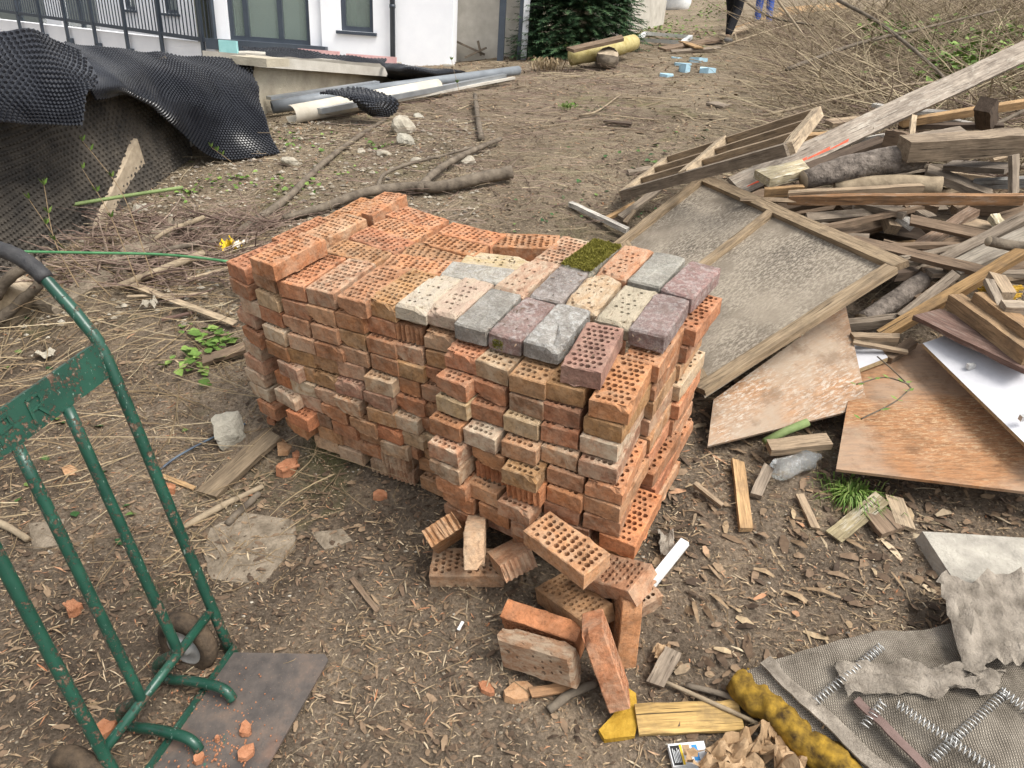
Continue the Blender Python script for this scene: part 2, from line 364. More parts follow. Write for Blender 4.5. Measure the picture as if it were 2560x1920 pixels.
island('ivy', [(0, (.02, .06, .02)), (.5, (.05, .11, .03)), (1, (.16, .22, .06))], .5)
island('grass', [(0, (.06, .12, .02)), (.6, (.12, .2, .035)), (1, (.22, .26, .09))], .6)
island('spruce_needles', [(0, (.025, .06, .03)), (.5, (.05, .1, .045)), (1, (.1, .17, .07))], .7)
island('pebbles', [(0, (.3, .26, .2)), (.4, (.2, .165, .12)), (.8, (.42, .38, .31)), (1, (.14, .12, .1))], .95)
# ================================================================== GROUND
def spaced(lo, f0, f1, hi, fine, grow=1.09):
    a = list(np.arange(f0, f1, fine)); st = fine; x = f1
    while x < hi: a.append(x); st *= grow; x += st
    a.append(hi); st = fine; x = f0; b = []
    while x > lo: st *= grow; x -= st; b.append(max(x, lo))
    return np.array(b[::-1]+a)
gx = spaced(-70, -3.0, 3.2, 70, .034); gy = spaced(-8, .7, 5.0, 80, .034)
gv = [(x, y, terr(x, y)) for y in gy for x in gx]; nx = len(gx)
gf = [(j*nx+i, j*nx+i+1, (j+1)*nx+i+1, (j+1)*nx+i) for j in range(len(gy)-1) for i in range(nx-1)]
me = bpy.data.meshes.new('ground'); me.from_pydata(gv, [], gf); me.materials.append(M['soil']); me.polygons.foreach_set('use_smooth', [True]*len(gf))
ground = link(bpy.data.objects.new('ground', me)); tag(ground, 'bare brown hillside soil covered with litter', None, None, 'structure')
# ================================================================== HOUSE
class Wall:
    """upright wall seen between two px columns; P0,P1 = world ends of its reference line"""
    def __init__(s, u0, v0, d0, u1, v1, d1):
        s.p = W(u0, v0, d0); s.q = W(u1, v1, d1); s.x = s.q-s.p; s.x[2] = 0; s.L = np.linalg.norm(s.x); s.x /= s.L
        s.n = np.array([s.x[1], -s.x[0], 0.])
        if s.n @ (CAM-s.p) < 0: s.n = -s.n
        s.z0 = s.p[2]; s.dz = (s.q[2]-s.p[2])/s.L
    def at(s, u, v, off=0.):
        d = ray(u, v); o = s.p + s.n*off; t = ((o-CAM)@s.n)/(d@s.n); P = CAM+d*t
        return float((P-s.p)@s.x), float(P[2])
    def P(s, a, z, off=0.): 
        r = s.p + s.x*a + s.n*off; r[2] = z; return r
    def slab(s, mb, a0, a1, z0, z1, front=0., thick=.3):
        c = s.P((a0+a1)/2, (z0+z1)/2, front-thick/2); return mb.box(c, (s.x, s.n, (0, 0, 1)), (a1-a0, thick, z1-z0))
    def cells(s, mb, a0, a1, z0, z1, holes, thick=.3):
        A = sorted({a0, a1, *[h[0] for h in holes], *[h[1] for h in holes]}); Z = sorted({z0, z1, *[h[2] for h in holes], *[h[3] for h in holes]})
        A = [a for a in A if a0 <= a <= a1]; Z = [z for z in Z if z0 <= z <= z1]
        for i in range(len(A)-1):
            for j in range(len(Z)-1):
                ca, cz = (A[i]+A[i+1])/2, (Z[j]+Z[j+1])/2
                if any(h[0] < ca < h[1] and h[2] < cz < h[3] for h in holes): continue
                s.slab(mb, A[i], A[i+1], Z[j], Z[j+1], 0, thick)
house = thing('house', 'white rendered house with dark grey window frames behind the site', 'house', W(800, 130, 12.5))
TOP = 5.6
def window(wl, a0, a1, z0, z1, mull=(), trans=(), sill=True, depth_=.12, fw=.07):
    fr = MB()
    def b(x0, x1, y0, y1, off=-depth_): wl.slab(fr, x0, x1, y0, y1, off+.07, .07)
    b(a0, a1, z0, z0+fw); b(a0, a1, z1-fw, z1); b(a0, a0+fw, z0+fw, z1-fw); b(a1-fw, a1, z0+fw, z1-fw)
    for q in mull: b(q-fw*.55, q+fw*.55, z0+fw+.001, z1-fw-.001, -depth_+.003)
    o = fr.build('window', M['anthracite'], house)
    edges = [a0+fw]+[q for q in mull]+[a1-fw]
    for i in range(len(edges)-1):
        p = MB(); wl.slab(p, edges[i]+.001, edges[i+1]-.001, z0+fw+.001, z1-fw-.001, -depth_+.03, .012)
        q = p.build('pane', M['glass']); q.parent = o; q.location -= o.location + house.location
    if sill:
        p = MB(); wl.slab(p, a0-.06, a1+.06, z0-.05, z0-.003, .05, .22); q = p.build('sill', M['anthracite']); q.parent = o; q.location -= o.location + house.location
    r = MB(); D = 2.2   # the room behind, five faces
    wl.slab(r, a0-.6, a1+.6, z0-.25, z1+.3, -D, .1); wl.slab(r, a0-.7, a0-.6, z0-.25, z1+.3, -.31, D-.31); wl.slab(r, a1+.6, a1+.7, z0-.25, z1+.3, -.31, D-.31)
    wl.slab(r, a0-.6, a1+.6, z0-.35, z0-.25, -.31, D-.31); wl.slab(r, a0-.6, a1+.6, z1+.3, z1+.4, -.31, D-.31)
    q = r.build('room', M['interior']); q.parent = o; q.location -= o.location + house.location
    return o
# terrace wall under the railing
w1 = Wall(41, 30, 16.0, 470, 92, 12.0)
mb = MB(); zt = lambda a: w1.z0 + w1.dz*a
w1.slab(mb, -4, w1.L+.05, -1.0, zt(w1.L)-.02, 0, .3); mb.build('terrace_wall', M['plaster'], house)
# railing
rail = thing('railing', 'dark grey metal balcony railing with thin upright bars', 'railing', w1.P(w1.L/2, zt(w1.L/2)))
zr = zt(w1.L*.5)
def rz(a): return zt(a)+.02
p = MB(); p.bar(w1.P(-4, rz(-4), .06), w1.P(w1.L, rz(w1.L), .06), .05, .06); p.build('bottom_rail', M['anthracite'], rail)
p = MB(); p.bar(w1.P(-4, rz(-4)+1.05, .06), w1.P(w1.L, rz(w1.L)+1.05, .06), .05, .05); p.build('top_rail', M['anthracite'], rail)
pu = [-22, 41, 90, 144, 205, 274, 350, 440]
for i, u in enumerate(pu):
    a = w1.at(u, 35+u*.137, .06)[0]
    p = MB(); p.box(w1.P(a, rz(a)+.36, .075), (w1.x, w1.n, (0, 0, 1)), (.06, .05, 1.45)); o = p.build('post', M['anthracite'], rail)
    p = MB(); p.box(w1.P(a+.02, rz(a)-.40, .052), (w1.x, w1.n, (0, 0, 1)), (.13, .09, .13)); q = p.build('bracket', M['anthracite']); q.parent = o; q.location -= o.location + rail.location
p = MB(); a = w1.at(465, 90, .06)[0]; p.box(w1.P(a, rz(a)+.5, .06), (w1.x, w1.n, (0, 0, 1)), (.06, .05, 1.0)); p.build('post', M['anthracite'], rail)
p = MB(); a = -3.9
while a < w1.L: p.box(w1.P(a, rz(a)+.54, .06), (w1.x, w1.n, (0, 0, 1)), (.016, .016, 1.02)); a += .115
p.build('bars', M['anthracite'], rail)
# recessed facade behind the railing
w0 = Wall(41, 30, 18.5, 470, 88, 14.5)
h0 = [(*sorted((w0.at(u0, 20)[0], w0.at(u1, 20)[0])), w0.at((u0+u1)/2, vb)[1], TOP-1.2) for u0, u1, vb in ((-20, 96, 70), (128, 208, 75), (268, 293, 21), (353, 384, 29))]
mb = MB(); w0.cells(mb, -5, w0.L+2.5, .2, TOP, h0, .3); mb.build('wall', M['plaster'], house)
for i, h in enumerate(h0): window(w0, *h, mull=((h[0]+h[1])/2,) if i < 2 else (), sill=i > 1)
# glass doors
wg = Wall(470, 88, 12.0, 697, 105, 11.9)
a0, a1 = wg.at(493, 60)[0], wg.at(669, 60)[0]; zb = wg.at(580, 92)[1]
mb = MB(); wg.cells(mb, 0, wg.L, zb-.25, TOP, [(a0, a1, zb, zb+2.3)], .3); mb.build('wall', M['plaster'], house)
window(wg, a0, a1, zb, zb+2.3, mull=(wg.at(529, 50)[0], wg.at(603, 50)[0]), sill=False)
p = MB(); p.bar(wg.P(-.1, zb-.075, .1), wg.P(wg.L+.12, zb-.075, .1), .26, .16); p.build('threshold', M['anthracite'], house)
# wall with the window and the downpipe
w2 = Wall(697, 118, 11.86, 976, 140, 11.6)
a0, a1 = w2.at(735, 50)[0], w2.at(806, 50)[0]; zs = w2.at(770, 68)[1]; zbot = w2.z0
mb = MB(); w2.cells(mb, 0, w2.L, zbot-.18, TOP, [(a0, a1, zs, zs+1.5)], .3); mb.build('wall', M['plaster'], house)
window(w2, a0, a1, zs, zs+1.5)
p = MB(); a = w2.at(852, 80)[0]; p.tube([w2.P(a, zbot-.15, .09), w2.P(a, TOP, .09)], .042, 12); p.tube([w2.P(a, zbot+.75, .09), w2.P(a, zbot+.80, .09)], .05, 12)
p.build('downpipe', M['anthracite'], house, True)
p = MB(); p.tube([w2.P(a, zbot-.3, .09), w2.P(a, zbot-.15, .09)], .052, 12); p.build('pipe_shoe', M['stone_grey'], house)
# bare concrete bay on the right with two steel posts, then a white corner
w3 = Wall(960, 139, 12.1, 1150, 150, 12.05)
mb = MB(); w3.slab(mb, 0, w3.L+.1, w3.z0-.4, TOP, 0, .25); mb.build('concrete_wall', M['concrete_pale'], house)
w4 = Wall(976, 140, 11.6, 1140, 150, 11.55)
for u in (1083, 1124):
    p = MB(); a = w4.at(u, 60)[0]; p.box(w4.P(a, 3, -.1), (w4.x, w4.n, (0, 0, 1)), (.1 if u < 1100 else .06, .12, 5)); p.build('steel_post', M['anthracite'], house)
p = MB(); a0, a1 = w4.at(1127, 60)[0], w4.at(1141, 60)[0]; w4.slab(p, a0, a1, 1.0, TOP, -.05, 1.6); p.build('wall', M['plaster'], house)
p = MB(); p.bar(w4.P(-.1, w4.z0-.06, .12), w4.P(w4.L, w4.z0-.1, .12), .3, .14); p.build('threshold', M['concrete_grey'], house)
for k, (ua, va, ub, vb) in enumerate(((978, 86, 1047, 118), (1033, 88, 1040, 120), (1006, 124, 1052, 103))):
    p = MB(); A, B = w3.at(ua, va, .12), w3.at(ub, vb, .12); p.bar(w3.P(*A, .12+k*.05), w3.P(*B, .12+k*.05), .03, .09, w3.n)
    tag(p.build('leaning_batten', M['bark']), ['grey batten slanting across the bare concrete bay of the house', 'short upright grey batten in the bare concrete bay', 'short grey batten crossing the upright one in the concrete bay'][k], 'batten', 'battens in the concrete bay')
# garden walls farther right, behind the tree
w5 = Wall(1141, 140, 13.4, 1250, 150, 14.2); p = MB(); w5.slab(p, 0, w5.L+.3, .6, TOP, 0, .25)
tag(p.build('garden_wall', M['concrete']), 'beige concrete garden wall beside the house corner, behind the spruce', 'wall')
w6 = Wall(1330, 75, 13.6, 1432, 62, 16.5); p = MB(); w6.slab(p, -.6, w6.L, .6, 4.6, 0, .25)
tag(p.build('garden_wall', M['concrete_pale']), 'whitewashed garden wall to the right of the spruce', 'wall')
# footing ledge, boards and scraps along the house base
fl = Wall(470, 105, 11.3, 985, 152, 11.0)
p = MB(); fl.slab(p, .25, fl.L-1.0, .3, fl.z0-.02, .35, .9); tag(p.build('footing', M['concrete_pale']), 'pale concrete footing ledge along the foot of the house', 'footing')
p = MB(); fl.slab(p, 1.35, 2.0, fl.z0+.0, fl.z0+.09, .1, .05); tag(p.build('insulation_board', M['pink_board']), 'short pink insulation board under the glass door sill', 'board')
p = MB(); fl.slab(p, 2.12, 2.9, fl.z0-.06, fl.z0+.07, .12, .05); tag(p.build('insulation_board', M['pink_board']), 'long pink insulation board under the window with the downpipe', 'board')
p = MB(); fl.slab(p, .22, .5, fl.z0-.05, fl.z0+.14, .38, .06); tag(p.build('insulation_board', M['turquoise_board']), 'turquoise insulation offcut left of the glass door sill', 'board')
# ------------------------------------------------------------------ retaining wall in front of the house
def raise_to(P, v):
    lo, hi = 0., 6.
    for _ in range(40):
        c = (lo+hi)/2
        if pix(P+np.array([0, 0, c]))[1] > v: lo = c
        else: hi = c
    return P+np.array([0, 0, lo])
A, B = G(520, 262), G(850, 182); A2, B2 = raise_to(A, 140), raise_to(B, 166)
rw = thing('retaining_wall', 'stained yellowish concrete retaining wall behind the grey pipes', 'wall', A)
d = unit((B-A)*[1, 1, 0]); n = np.array([d[1], -d[0], 0])
if n@(CAM-A) < 0: n = -n
def prism(mb, lo, hi, thick, n):
    vs = [lo[0]-[0, 0, .5], lo[1]-[0, 0, .5], hi[1], hi[0]]; vs += [q-n*thick for q in vs]
    mb.add(vs, [(0, 1, 2, 3), (5, 4, 7, 6), (3, 2, 6, 7), (0, 4, 5, 1), (1, 5, 6, 2), (4, 0, 3, 7)])
p = MB(); prism(p, (A, B), (A2, B2), .35, n); p.build('wall_face', M['concrete'], rw)
p = MB(); p.bar(A2-n*.12+[0, 0, .05], B2-n*.12+[0, 0, .05], .5, .1, (0, 0, 1)); p.build('coping', M['concrete_pale'], rw)
p = MB(); c = W(562, 132, depth(A2)-.15); p.box(c, (d, n, (0, 0, 1)), (.34, .4, .07)); tag(p.build('concrete_slab', M['concrete']), 'loose concrete slab at the end of the retaining wall coping', 'slab')
p = MB(); p.bar(W(714, 143, 8.6), W(838, 154, 9.4), .16, .02); tag(p.build('plank', M['bark_pale']), 'thin plank lying on the retaining wall coping', 'plank')
p = MB(); c = G(672, 196); p.add([c+d*-.17, c+d*.22, c+d*.1+[0, 0, .3], c+d*-.12+[0, 0, .32]]+[c+d*-.17-n*.12, c+d*.22-n*.12, c+d*.1+[0, 0, .3]-n*.12, c+d*-.12+[0, 0, .32]-n*.12], [(0, 1, 2, 3), (5, 4, 7, 6), (3, 2, 6, 7), (1, 5, 6, 2), (4, 0, 3, 7)])
tag(p.build('concrete_block', M['concrete_pale']), 'broken upright concrete block leaning by the retaining wall behind the pipes', 'block')
# ================================================================== DIMPLED MEMBRANES
def catmull(P, t):
    n = len(P); x = t*(n-1); i = min(int(x), n-2); f = x-i
    g = lambda k: P[k] if 0 <= k < n else (2*P[0]-P[1] if k < 0 else 2*P[-1]-P[-2])
    a, b, c, d = g(i-1), g(i), g(i+1), g(i+2)
    return .5*((2*b)+(-a+c)*f+(2*a-5*b+4*c-d)*f*f+(-a+3*b-3*c+d)*f**3)
def dimpled(name, rows, label, mat='membrane', pitch=.037, hgt=.014, rough=0.0):
    """rows: control net of world points (top row first); a sheet of studs standing proud towards the camera"""
    R = [[np.asarray(q, float) for q in r] for r in rows]
    wid = sum(np.linalg.norm(R[0][i+1]-R[0][i]) for i in range(len(R[0])-1)); wid = max(wid, sum(np.linalg.norm(R[-1][i+1]-R[-1][i]) for i in range(len(R[-1])-1)))
    hei = max(sum(np.linalg.norm(R[j+1][i]-R[j][i]) for j in range(len(R)-1)) for i in range(len(R[0])))
    nu, nv = max(4, int(wid/pitch)), max(4, int(hei/pitch)); K = 2
    NU, NV = nu*K, nv*K; grid = np.zeros((NV+1, NU+1, 3))
    for i in range(NU+1):
        colp = [catmull(r, i/NU) for r in R]
        for j in range(NV+1): grid[j, i] = catmull(colp, j/NV)
    for j in range(NV+1):
        for i in range(NU+1):
            q = grid[j, i]; grid[j, i] += np.array([mnoise.noise(Vector((q[0]*3, q[1]*3, q[2]*3+7*k))) for k in range(3)])*.03
    mb = MB()
    def pt(a, b):
        a = min(max(a, 0), NU-1e-6); b = min(max(b, 0), NV-1e-6); i, j = int(a), int(b); f, g = a-i, b-j
        return (grid[j, i]*(1-f)+grid[j, i+1]*f)*(1-g)+(grid[j+1, i]*(1-f)+grid[j+1, i+1]*f)*g
    mb.add(grid.reshape(-1, 3), [(j*(NU+1)+i, j*(NU+1)+i+1, (j+1)*(NU+1)+i+1, (j+1)*(NU+1)+i) for j in range(NV) for i in range(NU)])
    for j in range(nv):
        for i in range(nu):
            ci, cj = (i+.5+.5*(j % 2))*K, (j+.5)*K
            if ci > NU-.4: continue
            c = pt(ci, cj); x = pt(ci+.6, cj)-pt(ci-.6, cj); y = pt(ci, cj+.6)-pt(ci, cj-.6); n = unit(np.cross(x, y))
            if n@(CAM-c) < 0: n = -n
            x = unit(x); y = np.cross(n, x); r0, r1 = pitch*.36, pitch*.2
            ring = lambda r, h: [c+n*h+r*(math.cos(q)*x+math.sin(q)*y) for q in [math.pi/3*k for k in range(6)]]
            mb.add(ring(r0, .0008)+ring(r1, hgt), [(k, (k+1) % 6, 6+(k+1) % 6, 6+k) for k in range(6)]+[(6, 7, 8, 9, 10, 11)])
    o = mb.build(name, M[mat]); return tag(o, label, 'membrane')
D = lambda l: [W(*q) for q in l]
DG = lambda l: [G(*q) for q in l]
# big draped sheet with an arched lower edge
dimpled('dimpled_membrane', [D([(140, 92, 4.6), (220, 103, 4.95), (320, 111, 5.45), (430, 120, 6.1), (545, 130, 6.9)]),
        D([(150, 122, 4.5), (235, 135, 4.75), (330, 150, 5.2), (445, 165, 5.75), (556, 185, 6.4)]),
        D([(165, 150, 4.45), (250, 163, 4.65), (345, 195, 5.15), (455, 222, 5.6), (568, 240, 6.1)]),
        D([(188, 182, 4.45), (270, 190, 4.7), (370, 242, 5.25), (470, 282, 5.65), (583, 285, 5.95)]),
        D([(200, 208, 4.5), (292, 202, 4.85), (388, 282, 5.4), (478, 343, 5.72), (606, 330, 5.85)])],
        'large black dimpled membrane draped in an arch over the retaining edge')
# left flap folded over it
dimpled('dimpled_membrane', [D([(-90, 45, 3.65), (-20, 62, 3.9), (70, 66, 4.2), (120, 88, 4.4), (170, 108, 4.5)]),
        D([(-90, 130, 3.45), (-20, 135, 3.7), (70, 140, 3.98), (140, 150, 4.15), (215, 168, 4.35)]),
        D([(-90, 200, 3.4), (-15, 205, 3.62), (80, 210, 3.9), (140, 212, 4.05), (190, 205, 4.2)]),
        D([(-80, 268, 3.45), (18, 262, 3.68), (75, 270, 3.88), (130, 271, 4.02), (180, 271, 4.15)])],
        'black dimpled membrane flap hanging at the left edge of the photo')
# membrane lining the pit wall below them
PA, PB, PC = G(8, 640), G(205, 492), G(420, 338)
def lift(P, h, back=0.): return P+np.array([0, 0, h])+np.array([-1., .0, 0])*back
dimpled('dimpled_membrane', [[lift(PA, 1.0, .12), lift(PB, .9, .12), lift(PC, .75, .1)], [lift(PA, .65, .08), lift(PB, .6, .08), lift(PC, .45, .06)],
        [lift(PA, .3, .04), lift(PB, .3, .04), lift(PC, .2, .03)], [lift(PA, -.05), lift(PB, -.05), lift(PC, -.08)]],
        'dusty dimpled membrane lining the pit wall under the draped sheet', 'membrane_dusty', .038, .012)
# pit wall body behind the lining, so the hollow is closed
p = MB()
q0, q1 = lift(PA, 0, .16), lift(PC, 0, .16); dd = unit((q1-q0)*[1, 1, 0]); q0 = q0-dd*1.5; q1 = q1+dd*1.6; nn = np.array([dd[1], -dd[0], 0]); nn = nn if nn[0] > 0 else -nn
z0_, z1_ = W(-30, 80, 4.0)[2], W(540, 150, 7.4)[2]; prism(p, (q0, q1), (np.array([*q0[:2], z0_]), np.array([*q1[:2], z1_])), .25, nn)
tag(p.build('pit_wall', M['concrete_grey']), 'grey concrete pit wall behind the black membranes', 'wall')
p = MB(); a, b, c = G(192, 472), G(322, 372), W(297, 300, depth(G(300, 390))-.1); a, b, c = [CAM+(q-CAM)*.955 for q in (a, b, c)]; a[2] -= .1; b[2] -= .06; nrm = unit(np.cross(b-a, c-a)); nrm = nrm if nrm@(CAM-a) > 0 else -nrm
vs = [a, b, c]; vs += [q-nrm*.04 for q in vs]; p.add(vs, [(0, 1, 2), (5, 4, 3), (0, 3, 4, 1), (1, 4, 5, 2), (2, 5, 3, 0)])
tag(p.build('wedge_board', M['cut_wood']), 'tan triangular board standing in the pit under the draped membrane', 'board')
# low wall end at the far left edge
p = MB(); c = G(-12, 640); p.box(c+[-.12, .15, .28], ((1, 0, 0), (0, 1, 0), (0, 0, 1)), (.3, .5, .75)); tag(p.build('wall_end', M['concrete_grey']), 'pale concrete wall end at the left edge above the truck grip', 'wall')
# small membrane scraps
dimpled('dimpled_membrane', [DG([(690, 203, .26), (715, 198, .28), (770, 187, .28), (800, 195, .27)]), DG([(735, 212, .25), (765, 206, .26), (800, 210, .25), (855, 210, .22)]), DG([(765, 222, .2), (790, 232, .18), (820, 230, .16), (862, 236, .1)]), DG([(775, 232, .14), (805, 250, .06), (822, 252, .05), (838, 250, .05)])],
        'crumpled black dimpled membrane scrap lying over the pipes', 'membrane', .045, .014)
dimpled('dimpled_membrane', [D([(572, 110, 10.6), (640, 112, 10.6), (740, 120, 10.6), (838, 128, 10.5)]), D([(575, 119, 10.3), (640, 124, 10.25), (745, 132, 10.3), (830, 138, 10.2)])],
        'long strip of black dimpled membrane lying along the house footing', 'membrane', .05, .014)
dimpled('dimpled_membrane', [DG([(820, 136, .3), (880, 142, .3), (960, 152, .2), (1010, 158, .12)]), DG([(835, 150, .25), (890, 152, .28), (950, 160, .18), (985, 162, .1)]), DG([(830, 174, .02), (880, 172, .04), (930, 170, .04), (960, 168, .02)])],
        'crumpled heap of black dimpled membrane below the downpipe', 'membrane', .05, .016)
dimpled('dimpled_membrane', [D([(520, 97, 11.0), (600, 104, 11.0), (690, 113, 11.0)]), D([(530, 106, 10.95), (610, 114, 10.95), (690, 120, 10.95)])], 'dark dimpled membrane strip tucked under the glass door sill', 'membrane', .05, .012)
# ================================================================== PIPES
def pipe(a, b, r, label, mat, name='pipe', wall=.06):
    a, b = np.asarray(a), np.asarray(b); x = unit(b-a); y = unit(np.cross((0, 0, 1), x)); z = np.cross(x, y); mb = MB(); n = 20; vs = []; fs = []
    for e in (a, b):
        for rr in (r, r*(1-wall*2)): vs += [e+rr*(math.cos(q)*y+math.sin(q)*z) for q in [2*math.pi*k/n for k in range(n)]]
    for k in range(n):
        k2 = (k+1) % n; fs += [(k, k2, 2*n+k2, 2*n+k), (n+k2, n+k, 3*n+k, 3*n+k2), (k2, k, n+k, n+k2), (2*n+k, 2*n+k2, 3*n+k2, 3*n+k)]
    mb.add(vs, fs); return tag(mb.build(name, M[mat], None, True), label, 'pipe')
def gutter(a, b, r, label, mat):
    a, b = np.asarray(a), np.asarray(b); x = unit(b-a); y = unit(np.cross((0, 0, 1), x)); z = np.cross(x, y); mb = MB(); n = 12; t = .004; vs = []; fs = []
    for e in (a, b):
        for rr in (r, r-t): vs += [e+rr*(math.cos(q)*y+math.sin(q)*z) for q in [math.pi*.55+1.45*math.pi*k/n-math.pi*.1 for k in range(n+1)]]
    m_ = n+1
    for k in range(n): fs += [(k, k+1, 2*m_+k+1, 2*m_+k), (m_+k+1, m_+k, 3*m_+k, 3*m_+k+1), (k+1, k, m_+k, m_+k+1), (2*m_+k, 2*m_+k+1, 3*m_+k+1, 3*m_+k)]
    mb.add(vs, fs); return tag(mb.build('gutter', M[mat], None, True), label, 'gutter')
pipe(G(588, 232, .09), G(770, 200, .16), .062, 'short grey plastic drain pipe with open end beside the membrane', 'pvc_grey')
pipe(G(720, 205, .13), G(1120, 152, .12), .055, 'long grey plastic drain pipe pointing towards the house', 'pvc_grey')
gutter(G(628, 248, .09), G(945, 188, .1), .085, 'open beige half-round gutter lying beside the grey pipes', 'gutter_beige')
p = MB(); p.bar(G(580, 212, .16), G(815, 178, .18), .1, .03); tag(p.build('metal_profile', M['zinc']), 'flat grey metal profile behind the pipes', 'profile')
p = MB(); p.bar(G(690, 240, .1), G(1090, 164, .1), .06, .05); tag(p.build('metal_profile', M['zinc']), 'galvanised metal profile lying in front of the beige gutter', 'profile')
p = MB(); p.bar(G(840, 220, .05), G(1110, 168, .07), .05, .025); tag(p.build('metal_profile', M['concrete_pale']), 'pale thin profile nearest the rocks in the pipe bundle', 'profile')
# ================================================================== BRICKS
BW, BL, BH = .1145, .244, .0625
def brick_mesh(name, seed, w=BW, l=BL, h=BH, rows=10, cols=5, hr=.0086, miss=.05, bev=.003, chip=.28, mat='brick', roundc=0., lumpy=.0):
    """perforated (rows>0) or solid block, centred; x = width, y = length, z = height"""
    r = random.Random(seed); mb = MB(); e = bev
    mx, my = w/2-e, l/2-e
    # boundary ring parameters shared by all rings
    K = 6; LN = 12
    ring = []
    for i in range(K): ring.append((-1+2*i/K, -1))
    for i in range(LN): ring.append((1, -1+2*i/LN))
    for i in range(K): ring.append((1-2*i/K, 1))
    for i in range(LN): ring.append((-1, 1-2*i/LN))
    n = len(ring); chips = {}
    for c in range(4):
        if r.random() < chip: chips[((0, K, K+LN, 2*K+LN)[c], r.random() < .6)] = r.uniform(.006, .024)
    jit = lambda s: r.uniform(-s, s)
    def corner(i, x, y, top):
        for (ci, tp), a in chips.items():
            if tp == top:
                dd = min((i-ci) % n, (ci-i) % n)
                if dd <= 1: k = a*(1 if dd == 0 else .45); return x-math.copysign(k, x), y-math.copysign(k, y), k
        return x, y, 0
    levels = []
    wob = [jit(.0016) for _ in ring]
    for li, (z, ins) in enumerate(((h/2, e), (h/2-e, 0), (h/6, 0), (-h/6, 0), (-h/2+e, 0), (-h/2, e))):
        pts = []
        for i, (a, b) in enumerate(ring):
            x, y = a*(w/2-ins), b*(l/2-ins)
            if roundc and abs(a) == 1 and abs(b) == 1: x *= 1-roundc/w; y *= 1-roundc/l
            k = 0
            if li <= 1 or li >= 4: x, y, k = corner(i, x, y, li <= 1)
            ed = jit(.0018) if li in (0, 5) else jit(.0010)
            bite = r.uniform(.002, .007) if (li in (0, 5) and r.random() < .10) else 0
            x += math.copysign(wob[i]+ed-bite, a) if abs(a) == 1 else jit(.001); y += math.copysign(wob[i]+ed-bite, b) if abs(b) == 1 else jit(.001)
            pts.append((x, y, z-(k*.7 if li == 0 else 0)+(k*.7 if li == 5 else 0)+(jit(.0006) if li in (0, 5) else 0)))
        levels.append(pts)
    vs = [p for L in levels for p in L]; fs = []
    for L in range(5):
        for i in range(n): j = (i+1) % n; fs.append((L*n+i, (L+1)*n+i, (L+1)*n+j, L*n+j))
    mb.add(vs, fs)
    if rows == 0:
        # top and bottom: concentric ring then centre grid
        for li, sg in ((0, 1), (5, -1)):
            outer = levels[li]; g = []
            for fr in (.8, .4):
                g.append([(p[0]*fr, p[1]*(fr if fr < .5 else .9), p[2]+jit(max(0., .0015+lumpy))) for p in outer])
            V = outer+g[0]+g[1]+[(0, 0, h/2*sg)]; F = []
            for k in range(2):
                for i in range(n):
                    j = (i+1) % n; q = (k*n+i, k*n+j, (k+1)*n+j, (k+1)*n+i); F.append(q if sg > 0 else q[::-1])
            for i in range(n): j = (i+1) % n; q = (2*n+i, 2*n+j, 3*n); F.append(q if sg > 0 else q[::-1])
            mb.add(V, F)
    else:
        ix, iy = w/2-e*2.2, l/2-e*2.2
        for li, sg in ((0, 1), (5, -1)):
            outer = levels[li]; inner = [(max(-ix, min(ix, p[0])) if abs(a) < 1 else math.copysign(ix, a), max(-iy, min(iy, p[1])) if abs(b) < 1 else math.copysign(iy, b), h/2*sg) for p, (a, b) in zip(outer, ring)]
            F = [(i, (i+1) % n, n+(i+1) % n, n+i) for i in range(n)]; mb.add(outer+inner, F if sg > 0 else [f[::-1] for f in F])
        rh = 2*iy/rows; cw = 2*ix/(cols+.5)
        for j in range(rows):
            y0, y1 = -iy+j*rh, -iy+(j+1)*rh; off = -ix+(cw*.5 if j % 2 else 0)
            for sg in (1, -1):
                z = h/2*sg
                for xa, xb in (((-ix, off) if j % 2 else (ix-cw*.5, ix)),):
                    q = [(xa, y0, z), (xb, y0, z), (xb, y1, z), (xa, y1, z)]; mb.add(q, [(0, 1, 2, 3) if sg > 0 else (3, 2, 1, 0)])
            for i in range(cols):
                x0, x1 = off+i*cw, off+(i+1)*cw; cx, cy = (x0+x1)/2+jit(.0012), (y0+y1)/2+jit(.0012)
                if r.random() < miss:
                    for sg in (1, -1):
                        q = [(x0, y0, h/2*sg), (x1, y0, h/2*sg), (x1, y1, h/2*sg), (x0, y1, h/2*sg)]; mb.add(q, [(0, 1, 2, 3) if sg > 0 else (3, 2, 1, 0)])
                    continue
                rr = hr*r.uniform(.68, 1.12); oct_ = [(cx+rr*r.uniform(.85, 1.1)*math.cos(a), cy+rr*r.uniform(.85, 1.1)*math.sin(a)) for a in [math.pi*(-.75+.25*k) for k in range(8)]]
                sq = [(x0, y0), ((x0+x1)/2, y0), (x1, y0), (x1, (y0+y1)/2), (x1, y1), ((x0+x1)/2, y1), (x0, y1), (x0, (y0+y1)/2)]
                V = [(*p, h/2) for p in sq]+[(*p, h/2) for p in oct_]+[(*p, -h/2) for p in sq]+[(*p, -h/2) for p in oct_]; F = []
                for k in range(8):
                    m_ = (k+1) % 8; F += [(k, m_, 8+m_, 8+k), (16+m_, 16+k, 24+k, 24+m_), (8+k, 8+m_, 24+m_, 24+k)]
                mb.add(V, F)
    me = bpy.data.meshes.new(name); me.from_pydata(mb.v, [], mb.f); me.materials.append(M[mat]); me.update(); return me
